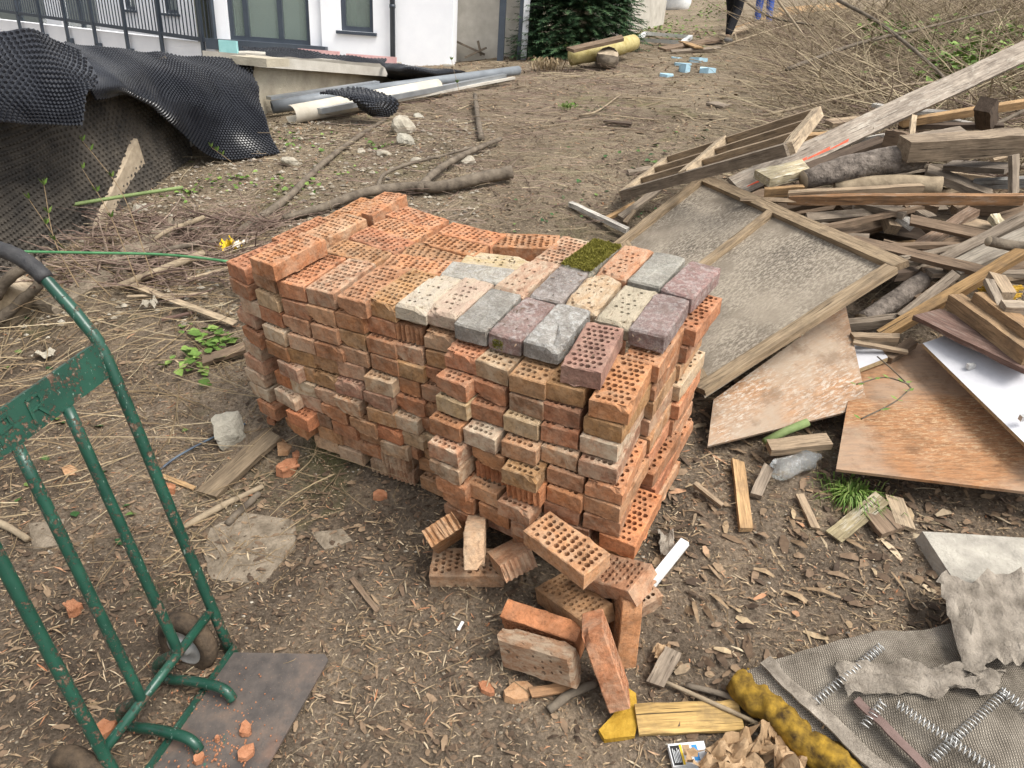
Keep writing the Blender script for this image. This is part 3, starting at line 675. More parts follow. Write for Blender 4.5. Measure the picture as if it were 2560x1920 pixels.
def broken_mesh(name, seed, w=BW, l=.12, h=BH, edge='y', mat='brick'):
    """half brick: one face broken along a row of holes, so it is fluted"""
    r = random.Random(seed); out = []; k = 6
    out += [(-w/2, -l/2)]
    for i in range(k):   # fluted front edge
        a0 = -w/2+w*i/k; cw = w/k; d0 = r.uniform(.004, .012)
        for q in range(5):
            t = q/4; out.append((a0+cw*(.12+.76*t), -l/2+d0*math.sin(math.pi*t)+r.uniform(-.002, .003)))
    out += [(w/2, -l/2+r.uniform(0, .01)), (w/2, l/2), (-w/2, l/2)]
    n = len(out); vs = [(x, y, h/2+r.uniform(-.001, .001)) for x, y in out]+[(x, y+r.uniform(-.004, .004), 0) for x, y in out]+[(x, y, -h/2) for x, y in out]
    fs = [tuple(range(n)), tuple(range(3*n-1, 2*n-1, -1))]+[(L*n+i, (L+1)*n+i, (L+1)*n+(i+1) % n, L*n+(i+1) % n) for L in (0, 1) for i in range(n)]
    me = bpy.data.meshes.new(name); me.from_pydata(vs, [], fs); me.materials.append(M[mat]); me.update(); return me
PERF = [brick_mesh('perforated_brick', 10+i) for i in range(10)]
MAUVE = brick_mesh('perforated_brick_clean', 40, hr=.0082, miss=.02, chip=.0)
SOLID = [brick_mesh('paver', 50+i, rows=0, bev=.006, mat='paver', roundc=.006, chip=.1, lumpy=-.0015) for i in range(4)]
POROUS = [brick_mesh('porous_brick', 70+i, rows=7, cols=3, hr=.0066, miss=.4, bev=.010, chip=.6, mat='porous') for i in range(4)]
MOSSY = brick_mesh('mossy', 90, rows=0, bev=.008, mat='moss', lumpy=.004)
BROK = [broken_mesh('broken_brick', 100+i, l=.14) for i in range(4)]
CODE = {'o': (.385, .178, .085, .22), 'b': (.29, .148, .075, .22), 't': (.37, .215, .115, .28), 'y': (.31, .20, .095, .18), 'w': (.44, .315, .21, .8), 'm': (.33, .205, .135, .45),
        'g': (.31, .245, .165, .5), 'd': (.17, .12, .085, .3), 'c': (.44, .325, .195, .35), 'r': (.40, .155, .066, .1), 'p': (.40, .235, .145, .45)}
NAMEC = {'o': 'orange', 'b': 'brown', 't': 'tan', 'y': 'olive yellow', 'w': 'whitish', 'm': 'mauve', 'g': 'greyish', 'd': 'dark', 'c': 'cream', 'r': 'bright orange', 'p': 'pale pink'}
ORD = ['first', 'second', 'third', 'fourth', 'fifth', 'sixth', 'seventh', 'eighth', 'ninth', 'tenth', 'eleventh', 'twelfth', 'thirteenth']
def jcol(c, k=.14):
    a = CODE[c]; q = .45 if c not in 'wcp' else .2; a = tuple(x*(1-q)+y*q for x, y in zip(a[:3], (.365, .162, .085)))+(a[3],); f = random.uniform(1-k, 1+k); return (a[0]*f, a[1]*f*random.uniform(.95, 1.05), a[2]*f*random.uniform(.93, 1.07), max(0, min(1, a[3]*random.uniform(.6, 1.3))))
ST = Matrix.Translation(Vector(CAM)) @ Matrix([[*S2W[i], 0] for i in range(3)] + [[0, 0, 0, 1]])
used_labels = set()
def put_brick(me, x, y, layer, yaw, color, label, group, tilt=(0, 0), dz=0., name='brick'):
    Mx = ST @ Matrix.Translation((x, y, -1.155-.067*layer-BH/2+dz)) @ Matrix.Rotation(yaw, 4, 'Z') @ Matrix.Rotation(tilt[0], 4, 'X') @ Matrix.Rotation(tilt[1], 4, 'Y')
    o = obj_m(name, me, Mx, None, color); assert label not in used_labels, label; used_labels.add(label); return tag(o, label, 'brick', group)
# ---- front face: for each column the px (photo at 2560 wide) of the top left corner of every brick end
z7 = lambda a, b: (540+a*.3152, 600+b*.3152); z8 = lambda a, b: (580+a*.3467, 880+b*.3467); z3 = lambda a, b: (1000+a*.1808, 760+b*.1808)
z4 = lambda a, b: (1000+a*.1808, 1060+b*.1808); z6 = lambda a, b: (1380+a*.3467, 960+b*.3467); zl = lambda a, b: (1000+a*.3617, 1200+b*.3617); zt3 = lambda a, b: (1100+a*.3436, 560+b*.3436)
COLS = [
 ('A', 0, [z7(80, 165), z7(105, 300), z7(185, 450), z7(155, 530), z7(205, 680), z7(210, 780), z8(85, 10), z8(90, 110), z8(125, 210), z8(180, 345)], 'obwpowpwwb', -40),
 ('B', 0, [z7(285, 235), z7(310, 390), z7(340, 520), z7(365, 665), z7(390, 790), z8(325, 60), z8(305, 130), z8(305, 262), z8(390, 420), z8(385, 470)], 'tcowbmrwro', -37),
 ('C', 0, [z7(480, 325), z7(518, 460), z7(525, 595), z7(565, 745), z7(567, 855), z8(408, 75), z8(418, 190), z8(470, 295), z8(532, 415), z8(615, 530), z8(593, 600)], 'obtpyywpdyc', -28),
 ('D', 0, [z7(710, 375), z7(712, 515), z7(747, 660), z7(780, 805), z7(757, 905), z8(580, 130), z8(592, 255), z8(640, 375), z8(718, 490), z8(770, 575), z8(765, 675)], 'mttoyygootc', -28),
 ('E', 0, [z7(958, 440), z7(943, 565), z7(955, 700), z7(985, 835), z8(755, 65), z8(735, 195), z8(728, 320), z8(845, 465), z8(888, 530), z8(915, 640), z8(1000, 770)], 'toympmmttoc', -29),
 ('F', 0, [z7(1195, 460), z7(1190, 600), z7(1192, 765), z7(1225, 900), z8(948, 170), z8(945, 285), z8(970, 400), z8(1020, 510), z8(1070, 640), z8(1075, 720)], 'yobbgdtrgp', -30),
 ('G', 1, [(978, 805), (980, 855), (985, 902), (977, 937), (989, 987), (975, 1032), (991, 1069), (977, 1095), (968, 1119), (968, 1162)], 'bmyoowctdp', -30),
 ('H', 1, [(1059, 829), (1065, 874), (1061, 915), (1053, 961), (1062, 1004), (1049, 1042), (1062, 1085), (1060, 1120), (1045, 1140), (1050, 1190)], 'mtotboctyt', -30),
 ('I', 1, [z3(612, 630), z3(495, 985), z3(495, 1260), z3(400, 1560), z4(385, 245), z4(405, 490), z4(500, 720), z4(590, 920), z4(610, 1105), z4(650, 1300)], 'oocbmgoott', -32),
 ('J', 1, [z3(1045, 765), z3(1010, 1040), z3(965, 1350), z4(875, 50), z4(1000, 300), z4(1050, 510), z4(930, 800), z4(1090, 1090), z4(1220, 1240)], 'gobwbrtbm', -32),
 ('K', 1, [z3(1510, 970), z3(1515, 1220), z3(1430, 1530), z4(1400, 225), z4(1405, 600), z4(1480, 800), z4(1350, 1060), z4(1540, 1330), z4(1560, 1460)], 'ydctyrtmb', -31),
 ('L', 1, [(1366, 955), (1358, 1007), (1353, 1062), (1354, 1112), (1369, 1168), (1368, 1215), (1360, 1252), (1385, 1300), (1390, 1340)], 'yboptobdb', -29),
 ('M', 1, [(1474, 996), z6(235, 230), z6(205, 372), z6(197, 540), z6(243, 690), z6(232, 805), zl(1270, 230), zl(1380, 370), zl(1330, 440)], 'oywmotbrt', -27),
]
POS = {}; placed = []
for ci, (nm, l0, pxs, cs, yaw) in enumerate(COLS):
    for k, (px, c) in enumerate(zip(pxs, cs)):
        L = l0+k; s = SP(*px, L); a = math.radians(yaw+random.uniform(-3.2, 3.2))
        fx, fy = math.cos(a), math.sin(a)          # width direction; length direction is (-fy, fx)
        cx, cy = s[0]+fx*BW/2-fy*BL/2, s[1]+fy*BW/2+fx*BL/2
        POS[(nm, L)] = (cx, cy, a)
        brk = (nm, L) in (('G', 1), ('G', 10), ('F', 9), ('E', 10), ('K', 6), ('J', 6))
        me = random.choice(BROK) if brk else random.choice(PERF)
        if brk: cx, cy = cx+fy*.055, cy-fx*.055
        col = jcol(c); w_ = 'broken ' if brk else ''
        lab = f"{w_}{NAMEC[c]} brick end in stack front, {ORD[L]} row down, {ORD[ci]} column from left"
        put_brick(me, cx, cy, L, a, col, lab, 'bricks in the stack front', (random.uniform(-.012, .012), random.uniform(-.014, .014)), random.uniform(-.0015, .0015), 'broken_brick' if brk else 'brick')
# ---- right side: long faces of the bricks behind the front corner
sidec = ['obymtobrtb', 'obtwobtoo', 'otbopbt']
for k, (l0, l1) in enumerate(((1, 9), (1, 8))):
    for L in range(l0, l1+1):
        cx, cy, a = POS[('M', min(L, 9))]; d = .256*(k+1)-(.0 if k == 0 else .01*L); a2 = math.radians(-31.5+random.uniform(-2, 2)); out = random.uniform(-.004, .022)+(.012 if k else 0)
        base = POS[('M', 5)]; bx = cx*.35+base[0]*.65; by = cy*.35+base[1]*.65
        x = bx-math.sin(a2)*d+math.cos(a2)*out; y = by+math.cos(a2)*d+math.sin(a2)*out
        c = sidec[k][L-1]; put_brick(random.choice(PERF), x, y, L, a2, jcol(c), f"{NAMEC[c]} brick on stack's right side, {ORD[L]} row down, {('nearer', 'farther')[k]} of the two back", 'bricks in the stack side', (random.uniform(-.01, .01), random.uniform(-.01, .01)), random.uniform(-.001, .001))
# ---- top courses: four px corners of every top face
t2 = lambda a, b: (540+a*.3165, 440+b*.3165)
def top_brick(me, layer, corners, color, label, name='brick', dz=0., w=BW, l=BL, group='bricks on top of the stack'):
    P = np.array([SP(*q, layer)[:2] for q in corners]); c = P.mean(0)
    e1 = (P[1]-P[0]+P[2]-P[3])/2; e2 = (P[2]-P[1]+P[3]-P[0])/2
    lng = e1 if np.linalg.norm(e1) > np.linalg.norm(e2) else e2
    if lng[1] < 0: lng = -lng
    yaw = math.atan2(lng[1], lng[0])-math.pi/2
    return put_brick(me, c[0], c[1], layer, yaw, color, label, group, (random.uniform(-.018, .018), random.uniform(-.03, .03)), dz+random.uniform(-.004, .006), name)
TOPS = [
 (PERF[0], -1, [t2(290, 615), t2(520, 720), t2(850, 550), t2(610, 455)], 'o', 'orange perforated brick standing proud at the left front of the stack top'),
 (PERF[1], 0, [t2(835, 580), t2(1265, 690), t2(1420, 605), t2(1000, 490)], 't', 'tan perforated brick laid crosswise just behind the left front row'),
 (PERF[2], -.12, [t2(1005, 460), t2(1480, 600), t2(1585, 535), t2(1150, 385)], 'o', 'perforated brick laid crosswise, second back behind the left front row'),
 (PERF[3], -.05, [t2(1185, 380), t2(1590, 525), t2(1735, 440), t2(1320, 310)], 'o', 'perforated brick laid crosswise, third back behind the left front row'),
 (PERF[4], 0, [t2(1320, 300), t2(1740, 430), t2(1845, 365), t2(1450, 228)], 'o', 'perforated brick laid crosswise at the back edge of the stack top'),
 (PERF[5], -.4, [t2(665, 425), t2(865, 530), t2(1180, 370), t2(985, 275)], 't', 'tan perforated brick raised above its neighbours at the back left of the stack'),
 (PERF[6], 0, [t2(450, 450), t2(650, 545), t2(960, 395), t2(760, 310)], 'o', 'orange perforated brick half hidden at the left back edge of the stack'),
 (PERF[0], 0, [t2(870, 300), t2(1060, 380), t2(1290, 250), t2(1110, 168)], 'o', 'orange perforated brick second from the back corner of the stack top'),
 (PERF[1], 0, [t2(1085, 240), t2(1305, 310), t2(1465, 200), t2(1290, 130)], 'o', 'orange perforated brick at the farthest back corner of the stack'),
 (PERF[2], -.15, [t2(1755, 435), t2(2180, 535), t2(2275, 465), t2(1850, 368)], 'o', 'perforated brick along the back edge left of the flat orange one'),
 (PERF[3], 0, [t2(1620, 530), t2(2060, 640), t2(2170, 548), t2(1745, 442)], 'o', 'perforated brick with a thin twig lying on it, mid stack top'),
 (PERF[4], .1, [t2(1425, 615), t2(1920, 668), t2(2060, 595), t2(1560, 542)], 'y', 'yellowish perforated brick turned crosswise in the middle of the stack top'),
 (PERF[5], 0, [t2(1265, 695), t2(1765, 775), t2(1920, 670), t2(1420, 612)], 'o', 'orange perforated brick crosswise behind the fifth front brick'),
 (PERF[6], 0, [zt3(375, 150), zt3(760, 165), zt3(885, 85), zt3(480, 75)], 'o', 'flat orange perforated brick at the back edge with its long side showing'),
 (MAUVE, 0, [zt3(665, 270), zt3(880, 300), zt3(1080, 120), zt3(890, 108)], 'm', 'mauve perforated brick at the back next to the mossy one'),
 (PERF[1], 1, [zt3(270, 250), zt3(700, 265), zt3(760, 205), zt3(340, 198)], 't', 'tan perforated brick sunk between the porous and the flat orange bricks'),
]
for me, L, cs, c, lab in TOPS: top_brick(me, L, cs, jcol(c), lab)
PV = [
 (POROUS[0], 0, [t2(1415, 1040), t2(1665, 1060), t2(1930, 820), t2(1730, 785)], (.58, .5, .43, 1.), 'chalky white porous brick at the left end of the pale front row', 'porous_brick'),
 (POROUS[1], 0, [t2(1670, 1060), t2(1900, 1110), t2(2170, 880), t2(1960, 815)], (.56, .41, .34, .8), 'pinkish porous brick second from the left in the pale front row', 'porous_brick'),
 (SOLID[0], 0, [zt3(80, 740), zt3(325, 800), zt3(600, 510), zt3(385, 480)], (.33, .30, .27, .3), 'plain grey concrete paver in the front row of the stack top', 'paver'),
 (SOLID[1], 0, [zt3(325, 805), zt3(585, 858), zt3(850, 572), zt3(640, 525)], (.31, .185, .165, .5), 'dull red paver with white bloom and a green moss spot in front', 'paver'),
 (SOLID[2], 0, [zt3(587, 862), zt3(862, 945), zt3(1115, 640), zt3(855, 580)], (.34, .31, .29, .8), 'grey paver thickly bloomed white beside the clean mauve brick', 'paver'),
 (MAUVE, 0, [zt3(870, 1035), zt3(1165, 1120), zt3(1358, 765), zt3(1065, 695)], (.32, .185, .155, .15), 'mauve perforated brick lying nearest the front right corner of the stack top', 'brick'),
 (SOLID[3], 0, [zt3(1362, 768), zt3(1640, 840), zt3(1835, 558), zt3(1562, 508)], (.29, .185, .172, .4), 'purplish paver on the right edge just above the corner brick', 'paver'),
 (POROUS[2], 0, [zt3(1140, 690), zt3(1370, 750), zt3(1555, 490), zt3(1360, 460)], (.5, .43, .34, .6), 'yellow grey porous brick with dark holes left of the purplish paver', 'porous_brick'),
 (POROUS[3], 0, [zt3(905, 575), zt3(1130, 640), zt3(1335, 385), zt3(1090, 355)], (.56, .39, .26, .9), 'cream porous brick with rounded corners in the middle row', 'porous_brick'),
 (SOLID[0], 0, [zt3(650, 515), zt3(880, 575), zt3(1105, 340), zt3(850, 305)], (.29, .235, .22, .45), 'greyish mauve paver in the middle row of the stack top', 'paver'),
 (POROUS[0], 0, [zt3(415, 465), zt3(600, 500), zt3(850, 300), zt3(640, 278)], (.54, .34, .25, .85), 'pink porous brick in the middle row behind the grey paver', 'porous_brick'),
 (SOLID[1], 0, [zt3(20, 385), zt3(390, 440), zt3(545, 335), zt3(160, 290)], (.4, .36, .31, .6), 'pale mossy grey paver laid crosswise behind the chalky porous bricks', 'paver'),
 (POROUS[2], 0, [zt3(150, 275), zt3(545, 325), zt3(650, 255), zt3(260, 215)], (.58, .45, .28, .9), 'cream porous brick laid crosswise before the mauve back brick', 'porous_brick'),
 (SOLID[2], 0, [zt3(905, 290), zt3(1110, 335), zt3(1310, 170), zt3(1090, 150)], (.28, .26, .2, .3), 'paver covered with green moss at the back of the stack top', 'paver'),
 (POROUS[1], 0, [zt3(1150, 350), zt3(1345, 385), zt3(1545, 195), zt3(1330, 172)], (.56, .28, .17, .55), 'salmon pink porous brick right of the mossy paver', 'porous_brick'),
 (SOLID[3], 0, [zt3(1360, 405), zt3(1610, 460), zt3(1795, 260), zt3(1560, 208)], (.35, .325, .285, .2), 'grey green concrete paver second from the right at the back', 'paver'),
 (SOLID[0], 0, [zt3(1615, 480), zt3(1830, 545), zt3(2040, 345), zt3(1820, 275)], (.31, .17, .155, .5), 'red paver with white spots at the far right corner of the stack top', 'paver'),
]
mossy = None
for me, L, cs, c, lab, nm in PV:
    o = top_brick(me, L, cs, tuple(x*(.78 if nm == 'paver' else .85)*k for x, k in zip(c[:3], (1, 1, .93)))+(c[3]*(.8 if nm == 'paver' else .75),), lab, nm, dz=.004 if nm != 'brick' else 0)
    if 'covered with green moss' in lab: mossy = o
    if 'moss spot' in lab: mspot = o
# moss cushion on the mossy paver and moss spot on the red one: children
def moss_cushion(parent, x0, x1, y0, y1, z, n, name='moss', axis=2):
    mb = MB()
    for _ in range(n):
        x, y = random.uniform(x0, x1), random.uniform(y0, y1); s = random.uniform(.004, .009); hh = random.uniform(.002, .010)
        c = (x, y, z) if axis == 2 else (x, z, y)
        for _k in range(2):
            a = random.uniform(0, 6.3); dx, dy = s*math.cos(a), s*math.sin(a)
            if axis == 2: mb.add([(x-dx, y-dy, z-.001), (x+dx, y+dy, z-.001), (x+dx*.3+random.uniform(-.004, .004), y+dy*.3+random.uniform(-.004, .004), z+hh)], [(0, 1, 2)])
            else: mb.add([(x-dx, z+.001, y-dy), (x+dx, z+.001, y+dy), (x, z-hh*.5, y)], [(0, 1, 2)])
    me = bpy.data.meshes.new(name); me.from_pydata(mb.v, [], mb.f); me.materials.append(M['moss']); o = link(bpy.data.objects.new(name, me)); o.parent = parent; o['kind'] = 'stuff'; return o
moss_cushion(mossy, -.056, .056, -.118, .118, BH/2, 2600)
moss_cushion(mspot, -.04, -.005, -.022, .012, -BL/2, 120, axis=1)
# ---- bricks hidden inside the stack, seen only as dark joints
mb = MB(); X3 = [S2W[:, 0]*1., S2W[:, 1]*1., S2W[:, 2]]
for L in range(1, 11):
    for i in range(11):
        for j in range(1, 3):
            t = i/10; a = math.radians(-30); bx = -.80*(1-t)+.20*t; by = 2.26*(1-t)+1.60*t
            dd = .262*j+.03; x = bx-math.sin(a)*dd+math.cos(a)*.05; y = by+math.cos(a)*dd+math.sin(a)*.05
            if j == 3 and i > 6: continue
            if j >= 1 and i > 8: continue
            c = s2w((x, y, -1.155-.067*L-BH/2)); ax = [S2W @ np.array([math.cos(a), math.sin(a), 0]), S2W @ np.array([-math.sin(a), math.cos(a), 0]), NS]
            mb.box(c, ax, (.116, .246, .062))
core = mb.build('inner_bricks', M['shard']); tag(core, 'bricks inside the stack, seen only through the joints', 'brick', None, 'stuff')
# ---- loose bricks in front (positions and turns found from their corners)
LOOSE = {
 'Q1':((0.23, 0.12, 0.065),[-0.104, 1.909, 0.32],[[0.993, 0.005, -0.118], [-0.03, 0.978, -0.208], [0.114, 0.21, 0.971]]),
 'Q2':((0.065, 0.12, 0.1),[-0.187, 1.913, 0.454],[[0.591, 0.799, -0.106], [-0.631, 0.376, -0.679], [-0.503, 0.469, 0.726]]),
 'Q3':((0.25, 0.065, 0.12),[-0.082, 1.856, 0.48],[[-0.011, -0.998, -0.069], [0.926, -0.036, 0.377], [-0.378, -0.06, 0.924]]),
 'Q4':((0.13, 0.12, 0.065),[0.04, 1.847, 0.42],[[0.857, -0.329, -0.398], [0.432, 0.878, 0.205], [0.282, -0.348, 0.894]]),
 'Q6':((0.25, 0.12, 0.065),[0.206, 1.821, 0.498],[[0.719, 0.69, -0.083], [-0.692, 0.7, -0.176], [-0.063, 0.184, 0.981]]),
 'Q7':((0.25, 0.12, 0.065),[0.363, 1.767, 0.444],[[0.581, 0.621, -0.527], [-0.705, 0.707, 0.057], [0.408, 0.338, 0.848]]),
 'Q8':((0.25, 0.12, 0.065),[0.239, 1.715, 0.373],[[0.549, 0.798, -0.25], [-0.797, 0.59, 0.132], [0.252, 0.126, 0.959]]),
 'Q10':((0.25, 0.065, 0.12),[0.148, 1.645, 0.329],[[0.912, 0.352, -0.211], [-0.404, 0.86, -0.312], [0.072, 0.37, 0.926]]),
 'Q11':((0.25, 0.065, 0.12),[0.134, 1.536, 0.329],[[0.848, 0.484, -0.216], [-0.473, 0.875, 0.103], [0.239, 0.015, 0.971]]),
 'Q12':((0.25, 0.065, 0.12),[0.317, 1.488, 0.384],[[-0.396, 0.913, 0.099], [0.254, 0.005, 0.967], [0.882, 0.408, -0.233]]),
}
B9 = G(1352, 1452, -.01); X9 = unit((-.03, .12, 1)); L9 = unit((1, .12, .02)); L9 = unit(L9-X9*(L9@X9)); D9 = np.cross(X9, L9); c9 = B9+X9*.125+D9*.06
LOOSE['Q9'] = ((.25, .065, .12), c9, np.stack([X9, L9, D9], 1).tolist())
LO = {'Q1': ('perf', 'p', 'flat perforated brick lying under the upright pale one'), 'Q2': ('flute', 't', 'tan half brick with a fluted break leaning at the left of the loose bricks'),
 'Q3': ('plain', 'c', 'pale brick on edge standing on the flat perforated brick'), 'Q4': ('half', 'p', 'pinkish half brick with a fluted broken end tilted towards the viewer'),
 'Q6': ('perf', 't', 'tan perforated brick tilted on top of the loose bricks, chipped corners'), 'Q7': ('perf', 't', 'perforated brick under the tilted one, by the stack corner'),
 'Q8': ('perf', 'y', 'brownish perforated brick with a notched end below the tilted one'), 'Q9': ('plain', 'o', 'cracked orange brick leaning upright at the right of the loose bricks'),
 'Q10': ('plain', 'r', 'bright orange brick on edge behind the chalky front one'), 'Q11': ('porous', 'p', 'chalky pink brick on edge, nearest of the loose bricks, holes in front'),
 'Q12': ('plain', 'o', 'orange brick on edge pointing at the viewer, holes on its left')}
for k, (dims, c, R) in LOOSE.items():
    kind, cc, lab = LO[k]; R = np.array(R); c = CAM+(np.asarray(c)-CAM)*{'Q6': .95, 'Q7': .975}.get(k, 1.)
    # local brick axes: x width .12, y length .25, z height .065
    order = sorted(range(3), key=lambda i: dims[i]); iz, ix, iy = order
    X, Y, Z = R[:, ix].copy(), R[:, iy].copy(), R[:, iz].copy()
    if kind == 'half' or kind == 'flute':
        me = BROK[2 if kind == 'half' else 1]
        if kind == 'flute': X, Z = R[:, 1], R[:, 0]; Y = -R[:, 2]          # fluted face up
        else: X, Z, Y = R[:, 0], R[:, 2], R[:, 1]
    elif kind == 'porous': me = POROUS[3]
    else: me = PERF[(int(k[1:])) % 7]
    if np.linalg.det(np.stack([X, Y, Z], 1)) < 0: X = -X
    if kind in ('half', 'flute'):
        if kind == 'half': pass
    o = obj_m('broken_brick' if kind in ('half', 'flute') else 'brick', me, mat4(c, X, Y, Z), None, jcol(cc)); tag(o, lab, 'brick', 'loose bricks in front of the stack')
o = obj_m('brick', PERF[4], mat4(G(1345, 1255, .035), unit((.75, .55, .2)), unit((-.5, .8, .2)), unit((-.05, -.2, 1))), None, jcol('g')); tag(o, 'greyish brick showing its plain side beneath the pinkish half brick', 'brick', 'loose bricks in front of the stack')
# ================================================================== HAND TRUCK
far, near = G(498, 1408), G(275, 1725)
tx = unit(near-far); tz = unit((-.259, .081, .962)); ty = unit(np.cross(tz, tx))   # tx along the axle to the viewer, tz up the rails
if ty@(G(715, 1412)-far) < 0: ty = -ty
TW = np.linalg.norm(near-far); T0 = far
def TP(a, f, h): return T0 + tx*a*TW + ty*f + tz*h
truck = thing('hand_truck', 'worn green tubular hand truck with black grip at the left', 'hand truck', T0)
RT = .0158
hb = unit(-ty*.48+tz*.88)          # handles bend backwards
for a in (0., 1.):
    top = TP(a, 0, 1.03); pts = spline([TP(a, 0, .0), TP(a, 0, .5), TP(a, 0, .97), top+hb*.06, top+hb*.17, top+hb*.24], 6)
    p = MB(); p.tube(pts, RT, 14); rl = p.build('rail', M['green'], truck, True)
    e = top+hb*.2; g = [e+hb*q for q in np.linspace(0, .15, 12)]; g = [q-(ty*.9+tz*.6)*((i/11)**2)*.06 for i, q in enumerate(g)]
    p = MB(); p.tube(g, [RT*1.32*(1.04 if i % 2 else .97) for i in range(12)], 14); gr = p.build('grip', M['rubber'], None, True); gr.parent = rl; gr.location -= rl.location + truck.location
# cross plate with worn raised characters
pc = TP(.5, -.003, .985); p = MB(); p.box(pc, (tx, ty, tz), (TW*1.0, .012, .095)); pl = p.build('cross_plate', M['green'], truck)
def plate_stroke(mb, pts):
    Q = [TP(.5, .004, .985)+tx*x+tz*z for x, z in pts]
    for i in range(len(Q)-1): mb.bar(Q[i], Q[i+1], .007, .006, ty)
for strokes in ([[(.02, -.03), (.02, .03), (-.012, .03), (-.016, .016), (-.012, .002), (.02, .002)], [(.0, .002), (-.02, -.03)]], [[(.11, -.03), (.11, .03), (.075, .03), (.072, .004), (.11, .002)]]):
    p = MB()
    for st in strokes: plate_stroke(p, st)
    o = p.build('raised_character', M['green']); o.parent = pl; o.location -= pl.location + truck.location
# inner tubes run down, loop back round the axle and forward to the toe plate
for a in (.345, .68):
    pts = spline([TP(a, 0, .94), TP(a, 0, .5), TP(a, 0, .20), TP(a, -.012, .165), TP(a, -.07, .135), TP(a, -.115, .105), TP(a, -.12, .07), TP(a, -.085, .055), TP(a, .0, .06), TP(a, .09, .055), TP(a, .125, .04), TP(a, .135, .012)], 5)
    p = MB(); p.tube(pts, RT*.92, 12); p.build('inner_tube', M['green'], truck, True)
p = MB(); p.tube([TP(0, .0, .165), TP(1, .0, .165)], RT*.85, 12); p.build('cross_bar', M['green'], truck, True)
p = MB(); p.tube([TP(.1, -.085, .09), TP(1.0, -.085, .09)], RT*.62, 12); p.build('axle', M['green'], truck, True)
p = MB(); p.bar(TP(0, .03, .02), TP(1, .03, .02), .03, .012, ty); p.build('base_strip', M['green'], truck)
tn = NS; tf = unit(ty-tn*(ty@tn)); tl = unit(tx-tn*(tx@tn))
A0, A1 = G(505, 1409, .03), G(716, 1413, .03); A3 = A0+tl*TW*1.06; A2 = A1+tl*TW*1.06
p = MB(); vs = [A0, A1-tl*-.012, A1+tl*.012+unit(A1-A0)*-.004, A2, A3]; vs = [A0, A1-unit(A1-A0)*.02, A1+tl*.02, A2, A3]; low = [q-tn*.007 for q in vs]
p.add(vs+low, [(0, 1, 2, 3, 4), (9, 8, 7, 6, 5)]+[(i, i+5, (i+1) % 5+5, (i+1) % 5) for i in range(5)]); p.build('toe_plate', M['plate'], truck)
def wheel(c):
    prof = [(.030, .021), (.034, .030), (.062, .031), (.070, .024), (.092, .026), (.100, .016), (.102, 0), (.100, -.016), (.092, -.026), (.070, -.024), (.062, -.031), (.034, -.030), (.030, -.021)]
    n = 28; mt = MB(); mr = MB()
    def rev(mb, pr, closed=False):
        vs = [c+tx*h+r*(math.cos(q)*ty+math.sin(q)*tz) for r, h in pr for q in [2*math.pi*k/n for k in range(n)]]; k = len(pr)
        mb.add(vs, [(i*n+j, i*n+(j+1) % n, (i+1)*n+(j+1) % n, (i+1)*n+j) for i in range(k-1) for j in range(n)])
    rev(mt, [(.058, .018), (.066, .025), (.090, .026), (.100, .015), (.103, 0), (.100, -.015), (.090, -.026), (.066, -.025), (.058, -.018)])
    rev(mr, [(.012, .033), (.02, .032), (.026, .02), (.045, .012), (.058, .020), (.064, .022), (.058, .0), (.064, -.022), (.058, -.020), (.045, -.012), (.026, -.02), (.02, -.032), (.012, -.033)])
    w_ = mt.build('wheel', M['tyre'], truck, True); r_ = mr.build('rim', M['steel'], None, True); r_.parent = w_; r_.location -= w_.location + truck.location
    h_ = MB(); h_.tube([c-tx*.036, c+tx*.036], .013, 12); h_ = h_.build('hub', M['green'], None, True); h_.parent = w_; h_.location -= w_.location + truck.location
wheel(TP(.13, -.085, .09)); wheel(TP(1.0, -.085, .09)+tx*.03)
# ================================================================== PANELS AND LUMBER
def plank_mesh(seed, L, w_, t_):
    r = random.Random(seed); n = 7; vs = []; fs = []
    sk0, sk1 = r.uniform(-.3, .3)*w_, r.uniform(-.3, .3)*w_
    for i in range(n):
        x = -L/2+L*i/(n-1); a = r.uniform(-.03, .03)*w_; b = r.uniform(-.05, .05)*t_
        e = [r.uniform(-.02, .02)*w_ for _ in range(4)]
        for k, (sy, sz) in enumerate(((-1, -1), (1, -1), (1, 1), (-1, 1))):
            xx = x+(sk0*sy*.5 if i == 0 else (sk1*sy*.5 if i == n-1 else 0))
            vs.append((xx, sy*w_/2+a+e[k], sz*t_/2+b))
    for i in range(n-1):
        for k in range(4): k2 = (k+1) % 4; fs.append((i*4+k, i*4+k2, (i+1)*4+k2, (i+1)*4+k))
    fs += [(3, 2, 1, 0), tuple((n-1)*4+k for k in range(4))]
    me = bpy.data.meshes.new('plank'); me.from_pydata(vs, [], fs); me.update(); return me
WC = {'grey': (.255, .212, .165, .0), 'tan': (.33, .255, .175, 0), 'brown': (.20, .145, .1, 0), 'dark': (.095, .07, .052, 0), 'pale': (.43, .345, .24, 0), 'orange': (.41, .27, .14, 0),
      'white': (.48, .46, .42, .9), 'purple': (.17, .11, .09, .1), 'cream': (.5, .44, .3, .9)}
seedc = [0]
